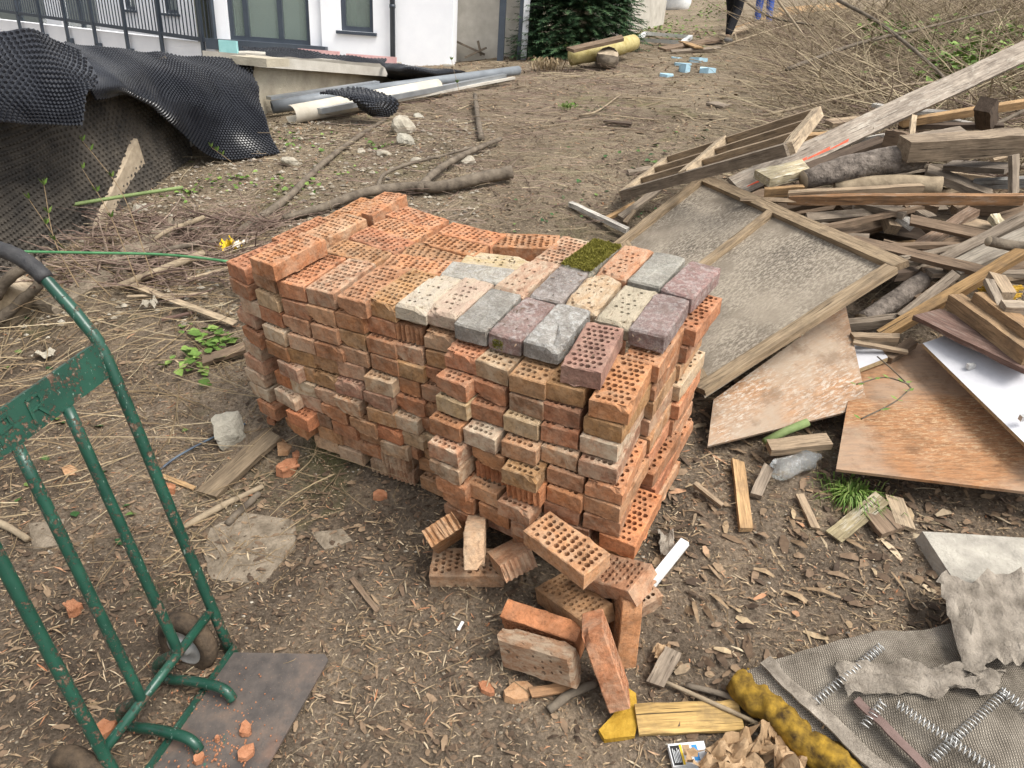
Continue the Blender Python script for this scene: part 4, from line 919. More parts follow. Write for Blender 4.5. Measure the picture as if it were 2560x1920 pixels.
def plank(a, b, w_, t_, col, label, name='plank', cat='plank', up=None, mat='wood', group=None, roll=0., parent=None):
    a, b = np.asarray(a, float), np.asarray(b, float); x = b-a; L = np.linalg.norm(x); x /= L
    up = np.array([0, -.25, 1.]) if up is None else np.asarray(up, float)
    y = unit(np.cross(up, x)); z = np.cross(x, y)
    if roll: c_, s_ = math.cos(roll), math.sin(roll); y, z = y*c_+z*s_, z*c_-y*s_
    seedc[0] += 1; me = plank_mesh(seedc[0], L, w_, t_); me.materials.append(M[mat])
    o = obj_m(name, me, mat4((a+b)/2, x, y, z), parent, WC[col] if isinstance(col, str) else col)
    if label: tag(o, label, cat, group)
    return o
def board_from(px, anchor, P, t_, label, mat, name, cat, color=None, edge=None, parent=None, pts=None):
    Q = pts or para(px, anchor, P); c = sum(Q)/4; x = unit(Q[1]-Q[0]+Q[2]-Q[3]); y0 = Q[3]-Q[0]+Q[2]-Q[1]; z = unit(np.cross(x, y0)); y = np.cross(z, x)
    if z@(CAM-c) < 0: z = -z; y = -y
    loc = [np.array([(q-c)@x, (q-c)@y]) for q in Q]
    area = sum(loc[i][0]*loc[(i+1) % 4][1]-loc[(i+1) % 4][0]*loc[i][1] for i in range(4))
    if area < 0: loc = loc[::-1]
    vs = [(*q, 0) for q in loc]+[(*q, -t_) for q in loc]; fs = [(0, 1, 2, 3), (7, 6, 5, 4)]+[(i, i+4, (i+1) % 4+4, (i+1) % 4) for i in range(4)]
    me = bpy.data.meshes.new(name); me.from_pydata(vs, [], fs); me.materials.append(M[mat])
    if edge: me.materials.append(M[edge]); me.polygons.foreach_set('material_index', [0, 0, 1, 1, 1, 1])
    o = obj_m(name, me, mat4(c, x, y, z), parent, color)
    if label: tag(o, label, cat)
    return o, Q, (x, y, z)
# framed grey panel leaning towards the stack
pxp = [(1330, 527), (1520, 378), (1955, 567), (1520, 852)]; Q = [G(1330, 527, .14), G(1520, 378, .34), None, G(1520, 852, .20)]; pn = np.cross(Q[1]-Q[0], Q[3]-Q[0]); dq = ray(1955, 567); Q[2] = CAM+dq*(((Q[0]-CAM)@pn)/(dq@pn))
pan = thing('framed_panel', 'large grey framed door panel lying tilted between stack and woodpile', 'panel', Q[3])
nrm = unit(np.cross(Q[1]-Q[0], Q[3]-Q[0])); nrm = nrm if nrm@(CAM-Q[0]) > 0 else -nrm
ins = [q-nrm*.012 for q in Q]; board_from(None, 0, None, .008, None, 'fibre', 'sheet', None, None, None, pan, ins)
cen = sum(Q)/4; inn = [q+(cen-q)*.06 for q in Q]
E01, E12 = unit(Q[1]-Q[0]), unit(Q[2]-Q[1]); fw = .062
def fbar(a, b, up, w_=fw, col=(.30, .23, .15, 0)): return plank(a, b, w_, .03, col, None, 'frame_bar', None, up, parent=pan)
fbar(Q[0]+E12*fw/2, Q[1]+E12*fw/2, nrm); fbar(Q[1]-E01*fw/2+E12*fw, Q[2]-E01*fw/2, nrm); fbar(Q[3]-E12*fw/2+E01*0, Q[2]-E12*fw/2-E01*fw, nrm); fbar(Q[0]+E01*fw/2+E12*fw, Q[3]+E01*fw/2-E12*fw, nrm)
m0, m1 = Q[0]+(Q[3]-Q[0])*.5, Q[1]+(Q[2]-Q[1])*.46; fbar(m0+E01*fw, m1-E01*fw, nrm, .045)
board_from([(1545, 850), (1820, 672), (1882, 865), (1525, 976)], 3, None, .012, 'orange brown plywood sheet with flaking pale patches under the framed panel', 'ply_orange', 'plywood_sheet', 'plywood', pts=[G(1545, 850, .16), G(1820, 672, .24), G(1882, 865, .16), G(1525, 976, .02)])
board_from(None, 0, None, .012, 'large brown plywood sheet with torn lower edge at the right', 'ply_brown', 'plywood_sheet', 'plywood', pts=[G(1806, 1014, .10), G(2330, 1075, .16), G(2330, 700, .22), G(1850, 760, .14)])
wb, Qw, _ = board_from(None, 0, None, .018, 'white melamine board with metal fittings lying on the plywood at the right edge', 'melamine', 'melamine_board', 'board', edge='chipboard', pts=[G(1993, 742, .27), G(2268, 1010, .24), G(2560, 860, .36), G(2190, 672, .36)])
for u, v in ((2097, 791), (2212, 902)):
    c = G(u, v, .29); p = MB(); p.box(c, (unit(Qw[1]-Qw[0]), unit(np.cross(NS, Qw[1]-Qw[0])), NS), (.016, .028, .02)); q = p.build('fitting', M['steel']); q.parent = wb; q.matrix_parent_inverse = wb.matrix_world.inverted()
board_from(None, 0, None, .022, 'small white melamine offcut with chipboard edge right of the orange plywood', 'melamine', 'melamine_board', 'board', edge='chipboard', pts=[G(1846, 800, .16), G(1918, 772, .18), G(1905, 755, .18), G(1835, 730, .17)])
ra = lambda a, b: (1676.3+a*.4218, 207.4+b*.4218); rb = lambda a, b: (1762.7+a*.363, 432+b*.363)
# trellis frame on top of the pile
pf = [(1346, 420), (1703, 322), (1766, 244), (1440, 348)]; Qf = para(pf, 0, G(1346, 420, .12))
tre = thing('wooden_frame', 'weathered wooden frame with three inner rails at the back of the pile', 'frame', Qf[0]); nf = unit(np.cross(Qf[1]-Qf[0], Qf[3]-Qf[0])); nf = nf if nf[2] > 0 else -nf
for t in (0, .36, .68, 1): plank(Qf[0]*(1-t)+Qf[3]*t, Qf[1]*(1-t)+Qf[2]*t, .035, .06 if t in (0, 1) else .045, 'tan' if t else 'grey', None, 'rail', None, nf, parent=tre)
for t in (0, .45, 1): plank(Qf[0]*(1-t)+Qf[1]*t+nf*(.012 if t == .45 else 0), Qf[3]*(1-t)+Qf[2]*t+nf*(.012 if t == .45 else 0), .05, .058, 'pale', None, 'cross_bar', None, nf, parent=tre)
# long board with red paint
lb = plank(W(1588, 405, 4.15), W(2290, 75, 4.9), .135, .03, (.31, .27, .225, .25), 'long grey board with red paint streaks slanting up to the right edge', up=(0, -.75, .65))
for (ua, va, ub, vb) in ((1640, 398, 1648, 394), (1735, 352, 1790, 326), (1795, 323, 1835, 303)): pass
def on_lb(u, v, off=.0):
    Mx = lb.matrix_world; zc = np.array(Mx.col[2][:3]); o0 = np.array(Mx.translation)+zc*(.015+off)*np.sign(zc@(CAM-np.array(Mx.translation))); d = ray(u, v); return CAM+d*(((o0-CAM)@zc)/(d@zc))
for (ua, va, ub, vb, hw) in ((1612, 404, 1643, 392, 3), (1700, 362, 1742, 345, 3.5), (1742, 345, 1792, 324, 4), (1792, 324, 1832, 306, 3.5)):
    p = MB(); p.add([on_lb(ua, va, .002), on_lb(ub, vb, .002), on_lb(ub+2, vb-hw*2, .002), on_lb(ua+3, va-hw, .002)], [(0, 1, 2, 3)])
    q = p.build('red_paint', M['red_paint']); q.parent = lb; q.matrix_parent_inverse = lb.matrix_world.inverted()
def log(pts, rs, label, mat='bark_log', name='log', cat='log', n=16, endmat='cut_wood'):
    P = spline(pts, 5); k = len(P); R = [np.interp(i/(k-1), np.linspace(0, 1, len(rs)), rs) for i in range(k)]
    mb = MB(); mb.tube(P, R, n)
    for i, v in enumerate(mb.v):
        v = np.array(v); e = mnoise.noise(Vector(v*14))*.12+mnoise.noise(Vector(v*45))*.05; c = P[min(i//n, k-1)]; mb.v[i] = tuple(c+(v-c)*(1+e))
    mb.mi[-1] = mb.mi[-2] = 1
    return tag(mb.build(name, None, None, True, [M[mat], M[endmat]]), label, cat)
def R2(u, v, h): return G(*ra(u, v), h)
def R3(u, v, h): return G(*rb(u, v), h)
log([R2(140, 430, .42), R2(400, 365, .47), R2(735, 305, .52)], [.052, .075, .078], 'thick bark log with a grey sawn end on the woodpile')
LUM = [ # a, b, width, thick, colour, label, (up)
 (R2(650, 275, .58), R2(1262, 232, .62), .11, .11, (.27, .215, .155, 0), 'heavy square grey beam at the right of the bark log'),
 (R2(60, 510, .42), R2(745, 475, .46), .035, .045, 'tan', 'thin tan batten under the bark log'),
 (R2(60, 530, .40), R2(1265, 527, .46), .035, .05, (.27, .155, .08, .15), 'long brown batten with yellow foam spots across the pile'),
 (R2(900, 565, .35), R2(1330, 585, .38), .07, .06, 'brown', 'brown beam at the right edge under the long batten'),
 (R2(555, 215, .55), R2(672, 240, .55), .03, .10, (.2, .145, .1, 0), 'short brown board end standing above the bark log'),
 (R2(706, 108, .62), R2(690, 228, .55), .028, .03, 'pale', 'small pale stake standing behind the bark log'),
 (R2(690, 225, .58), R2(955, 178, .6), .075, .03, 'grey', 'splintered bark slab on the grey beam'),
 (R2(640, 138, .45), R2(1330, 30, .6), .05, .045, 'orange', 'long orange batten behind the pile reaching the right edge'),
 (R2(640, 152, .42), R2(1165, 155, .5), .07, .03, 'dark', 'dark plank behind the square grey beam'),
 (R2(1075, 40, .7), R2(1080, 145, .5), .09, .08, 'dark', 'dark rotten post standing at the back of the pile'),
 (R2(700, 80, .4), R2(875, 92, .42), .08, .03, 'white', 'white painted board behind the long slanting board'),
 (R2(500, 45, .3), R2(1020, 150, .35), .06, .025, 'white', 'pale thin board sloping down behind the pile'),
 (R2(1217, 300, .62), R2(1217, 512, .42), .1, .02, 'grey', 'upright grey plank in front of the square beam'),
 (R2(880, 355, .45), R2(1195, 372, .5), .13, .03, (.2, .17, .14, 0), 'wide grey plank under the square beam'),
 (R2(770, 385, .42), R2(1100, 505, .36), .12, .04, 'grey', 'wedge shaped grey board pointing down right in mid pile'),
 (R2(1010, 452, .38), R2(1290, 440, .44), .05, .05, (.26, .26, .25, 0), 'round edged grey rail at the right edge of the pile'),
 (R2(925, 648, .34), R2(1170, 695, .36), .12, .035, 'tan', 'short tan board resting on the slanting batten'),
 (R2(628, 842, .22), R2(1012, 592, .4), .055, .045, (.27, .19, .135, .2), 'batten with a metal strip slanting up from the panel corner'),
 (R2(630, 893, .2), R2(1072, 733, .33), .045, .03, 'tan', 'light brown batten slanting up right of the panel corner'),
 (R2(690, 950, .22), R2(1330, 610, .5), .06, .07, 'grey', 'long grey beam slanting up to the right edge'),
 (R2(900, 905, .32), R2(1330, 705, .45), .10, .05, (.28, .25, .205, .1), 'split grey timber lying on the long grey beam'),
 (R3(385, 815, .2), R3(1300, 270, .5), .05, .04, (.31, .2, .095, 0), 'brown grooved moulding slanting across the front of the pile'),
 (R2(-72, 425, .42), R2(150, 372, .44), .13, .05, 'cream', 'short board with flaking cream paint beside the bark log'),
 (R2(-60, 495, .38), R2(140, 480, .4), .03, .05, 'orange', 'orange batten end under the cream painted board'),
 (R2(390, 600, .28), R2(520, 585, .3), .09, .07, 'grey', 'grey timber stub end under the long batten'),
 (R2(415, 545, .34), R2(665, 605, .34), .09, .03, 'grey', 'grey plank studded with rusty nails under the batten'),
 (R2(560, 600, .3), R2(600, 685, .26), .06, .06, 'tan', 'square timber end pointing at the viewer in the pile hollow'),
 (R2(625, 615, .32), R2(700, 668, .28), .07, .03, 'white', 'small white painted block in the pile hollow'),
 (R2(660, 562, .33), R2(790, 690, .25), .05, .03, 'brown', 'brown plank tilted down into the pile hollow'),
 (R2(690, 560, .35), R2(795, 625, .33), .07, .02, 'grey', 'round ended grey lath in the pile hollow'),
 (R2(750, 560, .36), R2(830, 575, .36), .06, .04, 'brown', 'short brown block behind the round ended lath'),
 (R2(205, 640, .12), R2(760, 735, .16), .1, .03, 'dark', 'dark plank deep inside the pile hollow'),
 (R2(500, 775, .12), R2(720, 760, .15), .05, .03, 'orange', 'orange batten deep inside the pile near the panel'),
 (R2(20, 575, .2), R2(300, 525, .24), .09, .03, 'brown', 'brown plank just behind the top edge of the framed panel'),
 (R2(350, 240, .4), R2(560, 205, .5), .05, .03, 'white', 'white edged board behind the log and the red streaked board'),
 (R2(130, 385, .38), R2(560, 225, .48), .07, .04, 'dark', 'dark beam running behind the bark log'),
 (R2(120, 210, .3), R2(270, 200, .3), .06, .03, 'orange', 'orange batten end behind the red streaked board'),
 (R2(270, 140, .25), R2(480, 118, .25), .09, .03, 'tan', 'tan board end above the red streaked board'),
 (R3(185, 745, .2), R3(555, 702, .24), .04, .04, 'grey', 'grey batten lying right of the orange plywood'),
 (R3(505, 700, .26), R3(835, 440, .36), .045, .015, 'grey', 'thin grey lath slanting behind the moulding'),
 (R3(335, 815, .15), R3(520, 690, .2), .04, .02, 'grey', 'short grey lath end at the foot of the moulding'),
 (R3(210, 825, .22), R3(490, 830, .22), .035, .04, 'tan', 'tan block on top of the white melamine offcut'),
 (R3(220, 845, .22), R3(545, 905, .2), .025, .012, 'tan', 'thin split sliver beside the white melamine offcut'),
 (R3(420, 950, .16), R3(575, 850, .19), .04, .035, 'brown', 'brown batten end lying on the brown plywood'),
 (R3(655, 680, .33), R3(1300, 985, .36), .15, .02, 'purple', 'wide purplish plank slanting down over the white board'),
 (R3(815, 595, .36), R3(1300, 945, .40), .065, .06, (.33, .225, .13, 0), 'tan beam slanting down right above the purplish plank'),
 (R3(970, 590, .40), R3(1300, 825, .43), .07, .06, (.29, .19, .105, 0), 'brown beam beside the tan beam at the right edge'),
 (R3(1025, 480, .45), R3(1125, 695, .42), .035, .02, 'grey', 'short rough lath lying across the tan and brown beams'),
 (R3(1060, 465, .44), R3(1135, 580, .43), .06, .05, 'tan', 'short tan block beside the rough lath'),
 (R3(1110, 635, .45), R3(1300, 645, .46), .055, .03, (.36, .3, .23, .1), 'pale board end at the right edge over the beams'),
 (R3(665, 470, .24), R3(860, 565, .24), .07, .03, 'tan', 'tan plank sunk behind the moulding'),
 (R3(590, 575, .2), R3(765, 655, .2), .06, .03, 'brown', 'brown plank sunk below the grey lath'),
 (R3(620, 520, .2), R3(800, 640, .18), .05, .03, 'orange', 'orange split wood below the long grey beam'),
 (R3(1055, 95, .42), R3(1095, 160, .4), .05, .03, 'cream', 'cream painted stub beside the short tan board'),
 (R3(820, 60, .38), R3(900, 20, .4), .05, .04, 'brown', 'short block under the long brown batten'),
 (R3(1100, 120, .35), R3(1300, 60, .4), .08, .04, 'brown', 'brown plank at the right edge above the slanting beam'),
]
for a, b, w_, t_, c, lab in LUM: plank(a, b, w_, t_, c, lab, group='timber in the woodpile')
# half-round split log and bark log below
log([R2(300, 482, .36), R2(560, 455, .4), R2(845, 462, .42)], [.045, .055, .05], 'split half log with a pale cut end under the bark log', 'bark_pale')
log([R3(275, 725, .16), R3(480, 590, .2), R3(690, 430, .26)], [.04, .045, .045], 'bark covered pole under the long grey beam')
log([R3(1025, 245, .52), R3(1150, 270, .5), R3(1300, 290, .5)], [.022, .024, .024], 'short grey branch lying on the split timber', 'bark', 'branch', 'branch', 10)
# slim laths lying on the upper layers
slim = []
for i in range(64):
    u = random.uniform(1690, 2240); v = random.uniform(285, 640)
    if v > 470+(u-1690)*.30 or v < 330-(u-1690)*.12 or (u < 1830 and v < 380): continue
    slim.append((u, v, ['grey', 'tan', 'brown'][i % 3]))
slim.sort(); cnt = {}
for u, v, c in slim:
    hgt = random.uniform(.22, .40); a = G(u, v, hgt); ang = random.choice([random.uniform(-.15, .9), random.uniform(-.7, .2)]); L = random.uniform(.35, 1.0); dirv = np.array([math.cos(ang), math.sin(ang), .2*math.sin(ang)+.08*math.cos(ang)+random.uniform(-.06, .08)]); k = cnt.get(c, 0); cnt[c] = k+1
    if k > 14: continue
    plank(a-dirv*L/2, a+dirv*L/2, random.uniform(.025, .06), random.uniform(.012, .028), c, f"{(ORD+['fourteenth', 'fifteenth'])[k]} slim {c} lath from the left on the woodpile", 'lath', 'lath', group='slim laths on the woodpile', roll=random.uniform(-.6, .6))
# odd planks deeper in the pile, dark between the upper ones
deep = []
for i in range(40):
    u = random.uniform(1640, 2230); v = random.uniform(330, 640)
    if v > 420+(u-1500)*.42: continue
    deep.append((u, v, ['dark', 'brown', 'grey'][i % 3]))
deep.sort(); cnt = {}
for u, v, c in deep:
    a = G(u, v, random.uniform(.02, .26)); ang = random.uniform(-.7, .7); L = random.uniform(.35, .9); dirv = np.array([math.cos(ang), math.sin(ang), random.uniform(-.1, .25)]); k = cnt.get(c, 0); cnt[c] = k+1
    plank(a-dirv*L/2, a+dirv*L/2, random.uniform(.05, .12), random.uniform(.02, .05), c, f"{(ORD+['fourteenth', 'fifteenth'])[k]} {c} half hidden plank from the left deep in the woodpile", group='half hidden planks in the woodpile', roll=random.uniform(-.5, .5))
# rotten orange wood crumble
mb = MB()
for i in range(60):
    c = R3(1090+random.uniform(-70, 90), 545+random.uniform(-30, 40), .40); dv = unit((1, random.uniform(-.3, .3), random.uniform(-.2, .3))); mb.bar(c-dv*random.uniform(.02, .06), c+dv*.04, .006, .006)
tag(mb.build('rotten_wood', M['yellow_foam']), 'crumbling rusty orange rotten wood at the right edge of the pile', 'rotten wood')
# planks and slats on the left rim of the pile
for (a, b, w_, t_, c, lab) in [
 (G(1232, 440, .03), G(1356, 498, .06), .035, .03, 'white', 'white painted lath lying left of the framed panel'),
 (G(1340, 470, .05), G(1425, 408, .14), .05, .02, 'grey', 'curved grey strip under the wooden frame'),
 (G(1300, 478, .02), G(1372, 440, .05), .03, .02, 'orange', 'splintered orange stick beside the white lath'),
 (G(1350, 482, .03), G(1370, 455, .08), .03, .02, 'tan', 'short tan stub beside the curved grey strip'),
 (G(1357, 372, .02), G(1408, 364, .02), .06, .02, 'grey', 'small grey board piece left of the wooden frame'),
 (G(447, 1070, .02), G(592, 938, .03), .085, .022, (.2, .155, .105, 0), 'weathered brown plank lying on the ground left of the stack'),
 (G(285, 614, .06), G(508, 698, .04), .04, .004, 'pale', 'long pale veneer strip lying left of the stack'),
 (G(275, 640, .03), G(448, 634, .04), .02, .006, 'pale', 'thin pale splinter above the veneer strip'),
 (G(405, 602, .05), G(495, 578, .06), .02, .006, 'pale', 'thin pale splinter near the green wire at the stack'),
 (G(438, 780, .03), G(530, 750, .05), .06, .02, 'brown', 'bark slab lying against the left end of the stack'),
 (G(350, 690, .02), G(415, 676, .03), .02, .01, 'purple', 'small reddish bark piece in the dry stems'),
 (G(350, 1028, .01), G(420, 1055, .01), .02, .006, 'orange', 'small orange wood sliver beside the weathered plank'),
 (G(1593, 998, .03), G(1612, 1145, .02), .045, .02, 'orange', 'splintered yellow wood below the orange plywood'),
 (G(1632, 1072, .02), G(1660, 1010, .05), .04, .025, 'grey', 'short grey timber piece left of the plastic bottle'),
 (G(1660, 968, .08), G(1790, 952, .09), .06, .03, 'tan', 'grey tan board end under the orange plywood sheet'),
 (G(1727, 1068, .02), G(1762, 1142, .01), .03, .01, 'tan', 'small tan stake lying left of the grass tuft'),
 (G(1880, 1095, .03), G(1928, 1150, .02), .10, .02, 'brown', 'brown rotten board right of the grass tuft'),
 (G(1930, 1075, .03), G(1955, 1140, .02), .06, .015, 'pale', 'pale splintered board right of the rotten one'),
 (G(1800, 1160, .02), G(1905, 1075, .05), .06, .008, (.27, .23, .14, .3), 'mouldy greenish veneer piece below the grass tuft'),
 (G(1560, 1093, .02), G(1500, 1045, .04), .018, .015, 'tan', 'thin tan stick at the right foot of the stack'),
 (G(1375, 1555, .02), G(1600, 1545, .02), .085, .012, (.48, .33, .13, 0), 'yellowish board lying left of the mattress'),
 (G(1145, 1496, .02), G(1250, 1484, .02), .03, .01, (.4, .23, .12, 0), 'small tan wood piece below the chalky front brick'),
 (G(760, 1250, .01), G(815, 1320, .01), .018, .008, 'brown', 'small reddish wood sliver in front of the loose bricks'),
 (G(1415, 1480, .02), G(1455, 1405, .03), .05, .015, 'grey', 'grey bark strip right of the leaning orange brick'),
]: plank(a, b, w_, t_, c, lab, group='loose boards on the ground')
p = MB(); p.bar(G(1375, 1300, .02), G(1480, 1170, .06), .03, .02); tag(p.build('plastic_profile', M['white_plastic']), 'white plastic profile strip right of the leaning brick', 'profile')
# ================================================================== BRANCHES, STAKES
def br(pts, r, label, mat='bark', n=9, name='branch', cat='branch', rough=.0):
    P = spline([G(u, v, h) for u, v, h in pts], 5); k = len(P); R = [np.interp(i/(k-1), np.linspace(0, 1, len(r)), r) for i in range(k)]
    mb = MB(); mb.tube(P, R, n)
    for i, v in enumerate(mb.v):
        v = np.array(v); c = P[min(i//n, k-1)]; mb.v[i] = tuple(c+(v-c)*(1+mnoise.noise(Vector(v*30))*.22))
    return tag(mb.build(name, M[mat], None, True), label, cat)
br([(832, 258, .03), (760, 305, .03), (690, 360, .04), (620, 428, .03), (550, 478, .04), (478, 530, .03)], [.018, .022, .026, .028], 'long straight grey branch lying from the rocks to the stack')
br([(612, 472, .03), (700, 447, .05), (780, 418, .06), (860, 406, .05), (960, 402, .06), (1040, 384, .07), (1106, 372, .08)], [.026, .03, .036, .042, .05], 'thick forked branch behind the stack with a broken bark end', 'bark')
br([(905, 408, .06), (940, 372, .07), (1000, 335, .06), (1082, 300, .05)], [.03, .026, .018], 'thick fork rising right from the branch behind the stack', 'bark')
br([(815, 404, .05), (832, 375, .07), (890, 352, .08), (960, 335, .06), (1020, 318, .04)], [.014, .013, .01], 'thin curved fork above the thick branch behind the stack', 'bark')
br([(1026, 205, .08), (1032, 255, .05), (1040, 300, .03)], [.022, .026, .028], 'short grey post lying on the slope behind the stack', 'bark')
br([(255, 620, .05), (330, 590, .07), (420, 555, .08), (440, 546, .08)], [.02, .024, .02], 'peeled pale branch in the root heap left of the stack', 'bark_pale')
br([(330, 520, .08), (360, 500, .1), (400, 485, .11), (440, 470, .1)], [.012, .015, .016], 'pale root piece on top of the root heap', 'bark_pale')
br([(300, 560, .06), (380, 535, .1), (470, 520, .06)], [.012, .016, .012], 'dark root in the heap left of the stack')
br([(395, 1140, .01), (470, 1098, .015), (568, 1050, .015)], [.012, .013, .01], 'pale straight stick below the weathered plank', 'bark_pale')
br([(490, 1133, .012), (525, 1098, .016), (560, 1066, .016)], [.014, .013, .012], 'short dark stick beside the pale stick')
br([(1185, 1535, .012), (1230, 1500, .02), (1290, 1475, .025)], [.014, .013, .012], 'short grey branch below the chalky front brick')
br([(1430, 1470, .02), (1520, 1510, .03), (1620, 1555, .03), (1690, 1590, .02)], [.006, .007, .005], 'thin brown stem lying over the yellowish board', 'bark_pale')
br([(1480, 1480, .02), (1560, 1500, .02), (1640, 1530, .02)], [.009, .009, .007], 'thin brown stick behind the yellowish board', 'bark')
br([(60, 1165, .02), (20, 1140, .02), (-20, 1120, .02)], [.012, .013, .014], 'short stick at the left edge behind the truck rail', 'bark_pale')
br([(0, 690, .05), (40, 655, .12), (75, 625, .2), (90, 600, .25)], [.03, .028, .024], 'dark curved branch at the left edge under the truck grip')
br([(-10, 640, .2), (20, 600, .3), (60, 575, .34), (85, 560, .34)], [.03, .026, .02], 'thick grey branch end at the left edge behind the truck grip')
log([G(25, 690, -.02), G(35, 650, .1), G(45, 610, .2)], [.09, .075, .07], 'broken yellowish tree stump at the left edge', 'bark_pale', 'stump', 'stump', 12)
def rod(pts, r, label, mat): 
    p = MB(); p.tube(spline(pts, 6), r, 8); return tag(p.build('garden_stake', M[mat], None, True), label, 'stake')
rod([W(-30, 470, 4.3), W(120, 448, 4.5), W(260, 425, 4.7), W(395, 405, 4.9)], .012, 'upper dull green stake leaning across the pit at the left', 'green_stake_dull')
rod([W(15, 543, 3.6), W(180, 546, 3.6), W(330, 549, 3.6), W(420, 556, 3.5), W(492, 565, 3.4)], .007, 'bright green wire stake running to the left end of the stack', 'green_stake')
# ================================================================== STONES
def stone(c, s, label, mat='limestone', seed=0, flat=1., name='stone', sub=2, sink=.25, cat='stone', boxy=0.):
    import bmesh
    bm = bmesh.new(); bmesh.ops.create_icosphere(bm, subdivisions=sub+1, radius=1)
    for v in bm.verts:
        p = v.co.copy()
        if boxy: m_ = max(abs(p.x), abs(p.y), abs(p.z)); p = p.lerp(p/m_*.8, boxy)
        k = 1+.28*mnoise.noise(p*1.1+Vector((seed*3.7, 0, 0)))+.12*mnoise.noise(p*3+Vector((0, seed*1.3, 0)))
        # facet
        for q in range(5):
            r = random.Random(seed*10+q); d = Vector((r.uniform(-1, 1), r.uniform(-1, 1), r.uniform(-.3, 1))).normalized(); h = r.uniform(.62, .85)
            if p.dot(d)*k > h: p = p-d*(p.dot(d)-h/k)
        v.co = Vector((p.x*k*s[0], p.y*k*s[1], p.z*k*s[2]))
    me = bpy.data.meshes.new(name); bm.to_mesh(me); bm.free(); me.materials.append(M[mat])
    o = link(bpy.data.objects.new(name, me)); o.location = Vector(c)+Vector((0, 0, s[2]*(1-sink*2)*.8)); o.rotation_euler = (random.uniform(-.2, .2), random.uniform(-.2, .2), random.uniform(0, 6)); return tag(o, label, cat)
SK = depth
for (u, v, wpx, hr, mat, lab) in [(873, 286, 62, .8, 'limestone', 'large pale angular rock on the slope near the pipes'), (872, 310, 55, .55, 'stone_grey', 'grey rock just below the large pale one'), (918, 206, 55, .6, 'limestone', 'yellowish lumpy rock right of the membrane scrap'),
 (628, 355, 42, .6, 'limestone', 'pale rock right of the draped membrane tip'), (372, 352, 38, 1.0, 'stone_grey', 'upright rock under the arch of the draped membrane'), (1010, 352, 44, .5, 'limestone', 'tan rock between the branch forks'), (780, 330, 24, .6, 'limestone', 'small white stone below the large rock'),
 (688, 366, 26, .6, 'limestone', 'small white stone above the long branch'), (830, 335, 34, .5, 'limestone', 'flat pale stone left of the green sprout below the rock'), (900, 350, 34, .45, 'limestone', 'flat pale stone above the thick branch'), (300, 455, 40, .5, 'stone_grey', 'grey stone in the pebbly soil below the membrane'),
 (150, 1020, 42, .45, 'shard_tan', 'flat yellow stone chip behind the truck'), (905, 255, 30, .5, 'stone_grey', 'small grey stone beside the membrane scrap')]:
    c = G(u, v); s = wpx/2*SK(c)/FP; stone(c, (s, s*.8, s*hr), lab, mat, int(u))
c = G(497, 948); stone(c, (.075, .07, .075), 'grey concrete lump lying left of the stack', 'stone_grey', 5, name='concrete_lump', sink=.12, boxy=.8, cat='concrete lump')
# long concrete kerb pieces left
def rough_bar(a, b, w_, t_, n=16):
    a, b = np.asarray(a), np.asarray(b); x = unit(b-a); y = unit(np.cross((0, 0, 1), x)); z = np.cross(x, y); mb = MB(); prof = [(-.5, -.5), (.5, -.5), (.5, .3), (.38, .5), (-.38, .5), (-.5, .3)]; vs = []
    for i in range(n+1):
        c = a+(b-a)*i/n
        for k, (p_, q_) in enumerate(prof):
            v = c+y*p_*w_+z*q_*t_; e = mnoise.noise(Vector(v*7))*.03+mnoise.noise(Vector(v*25))*.012; vs.append(v+(y*p_+z*q_)*e*2+x*(mnoise.noise(Vector(v*18))*.04 if i in (0, n) else 0))
    m_ = len(prof); fs = [(i*m_+k, i*m_+(k+1) % m_, (i+1)*m_+(k+1) % m_, (i+1)*m_+k) for i in range(n) for k in range(m_)]+[tuple(range(m_-1, -1, -1)), tuple(n*m_+k for k in range(m_))]
    mb.add(vs, fs); return mb
p = rough_bar(G(388, 492, .02), G(245, 588, .03), .14, .11); tag(p.build('concrete_kerb', M['flat_stone']), 'upper broken concrete kerb piece in the root heap', 'kerb')
p = rough_bar(G(232, 598, .01), G(100, 668, .01), .2, .1); tag(p.build('concrete_kerb', M['flat_stone']), 'lower broken concrete kerb piece behind the truck grip', 'kerb')
def slab_stone(px, h, label, mat='flat_stone', name='flat_stone'):
    P = [G(u, v, h) for u, v in px]; n = len(P); mb = MB(); c = sum(P)/n; R = []
    for i in range(n):
        for t in (0, .33, .66): q = P[i]*(1-t)+P[(i+1) % n]*t; R.append(q+(c-q)*random.uniform(-.03, .05))
    n = len(R); top = [q+(c-q)*.04+NS*.002 for q in R]; inn = [q+(c-q)*.35+NS*.005 for q in R]; low = [q-NS*.05 for q in R]
    mb.add([c+NS*.006]+inn+top+low, [(0, 1+i, 1+(i+1) % n) for i in range(n)]+[(1+i, 1+n+i, 1+n+(i+1) % n, 1+(i+1) % n) for i in range(n)]+[(1+n+i, 1+2*n+i, 1+2*n+(i+1) % n, 1+n+(i+1) % n) for i in range(n)])
    return tag(mb.build(name, M[mat], None, False), label, 'flat stone')
slab_stone([(438, 1200), (450, 1140), (520, 1102), (640, 1118), (645, 1180), (575, 1262), (450, 1258)], .004, 'large flat stone slab sunk in the trodden soil beside the truck')
slab_stone([(670, 1150), (740, 1142), (765, 1168), (700, 1190)], .006, 'small grey flat stone right of the large slab')
slab_stone([(60, 1130), (140, 1120), (130, 1180), (70, 1190)], .006, 'flat stone half hidden behind the truck rails')
slab_stone([(1985, 1145), (2250, 1160), (2290, 1330), (2110, 1330)], .05, 'pale concrete slab at the right edge below the plywood', 'concrete_grey', 'concrete_slab')
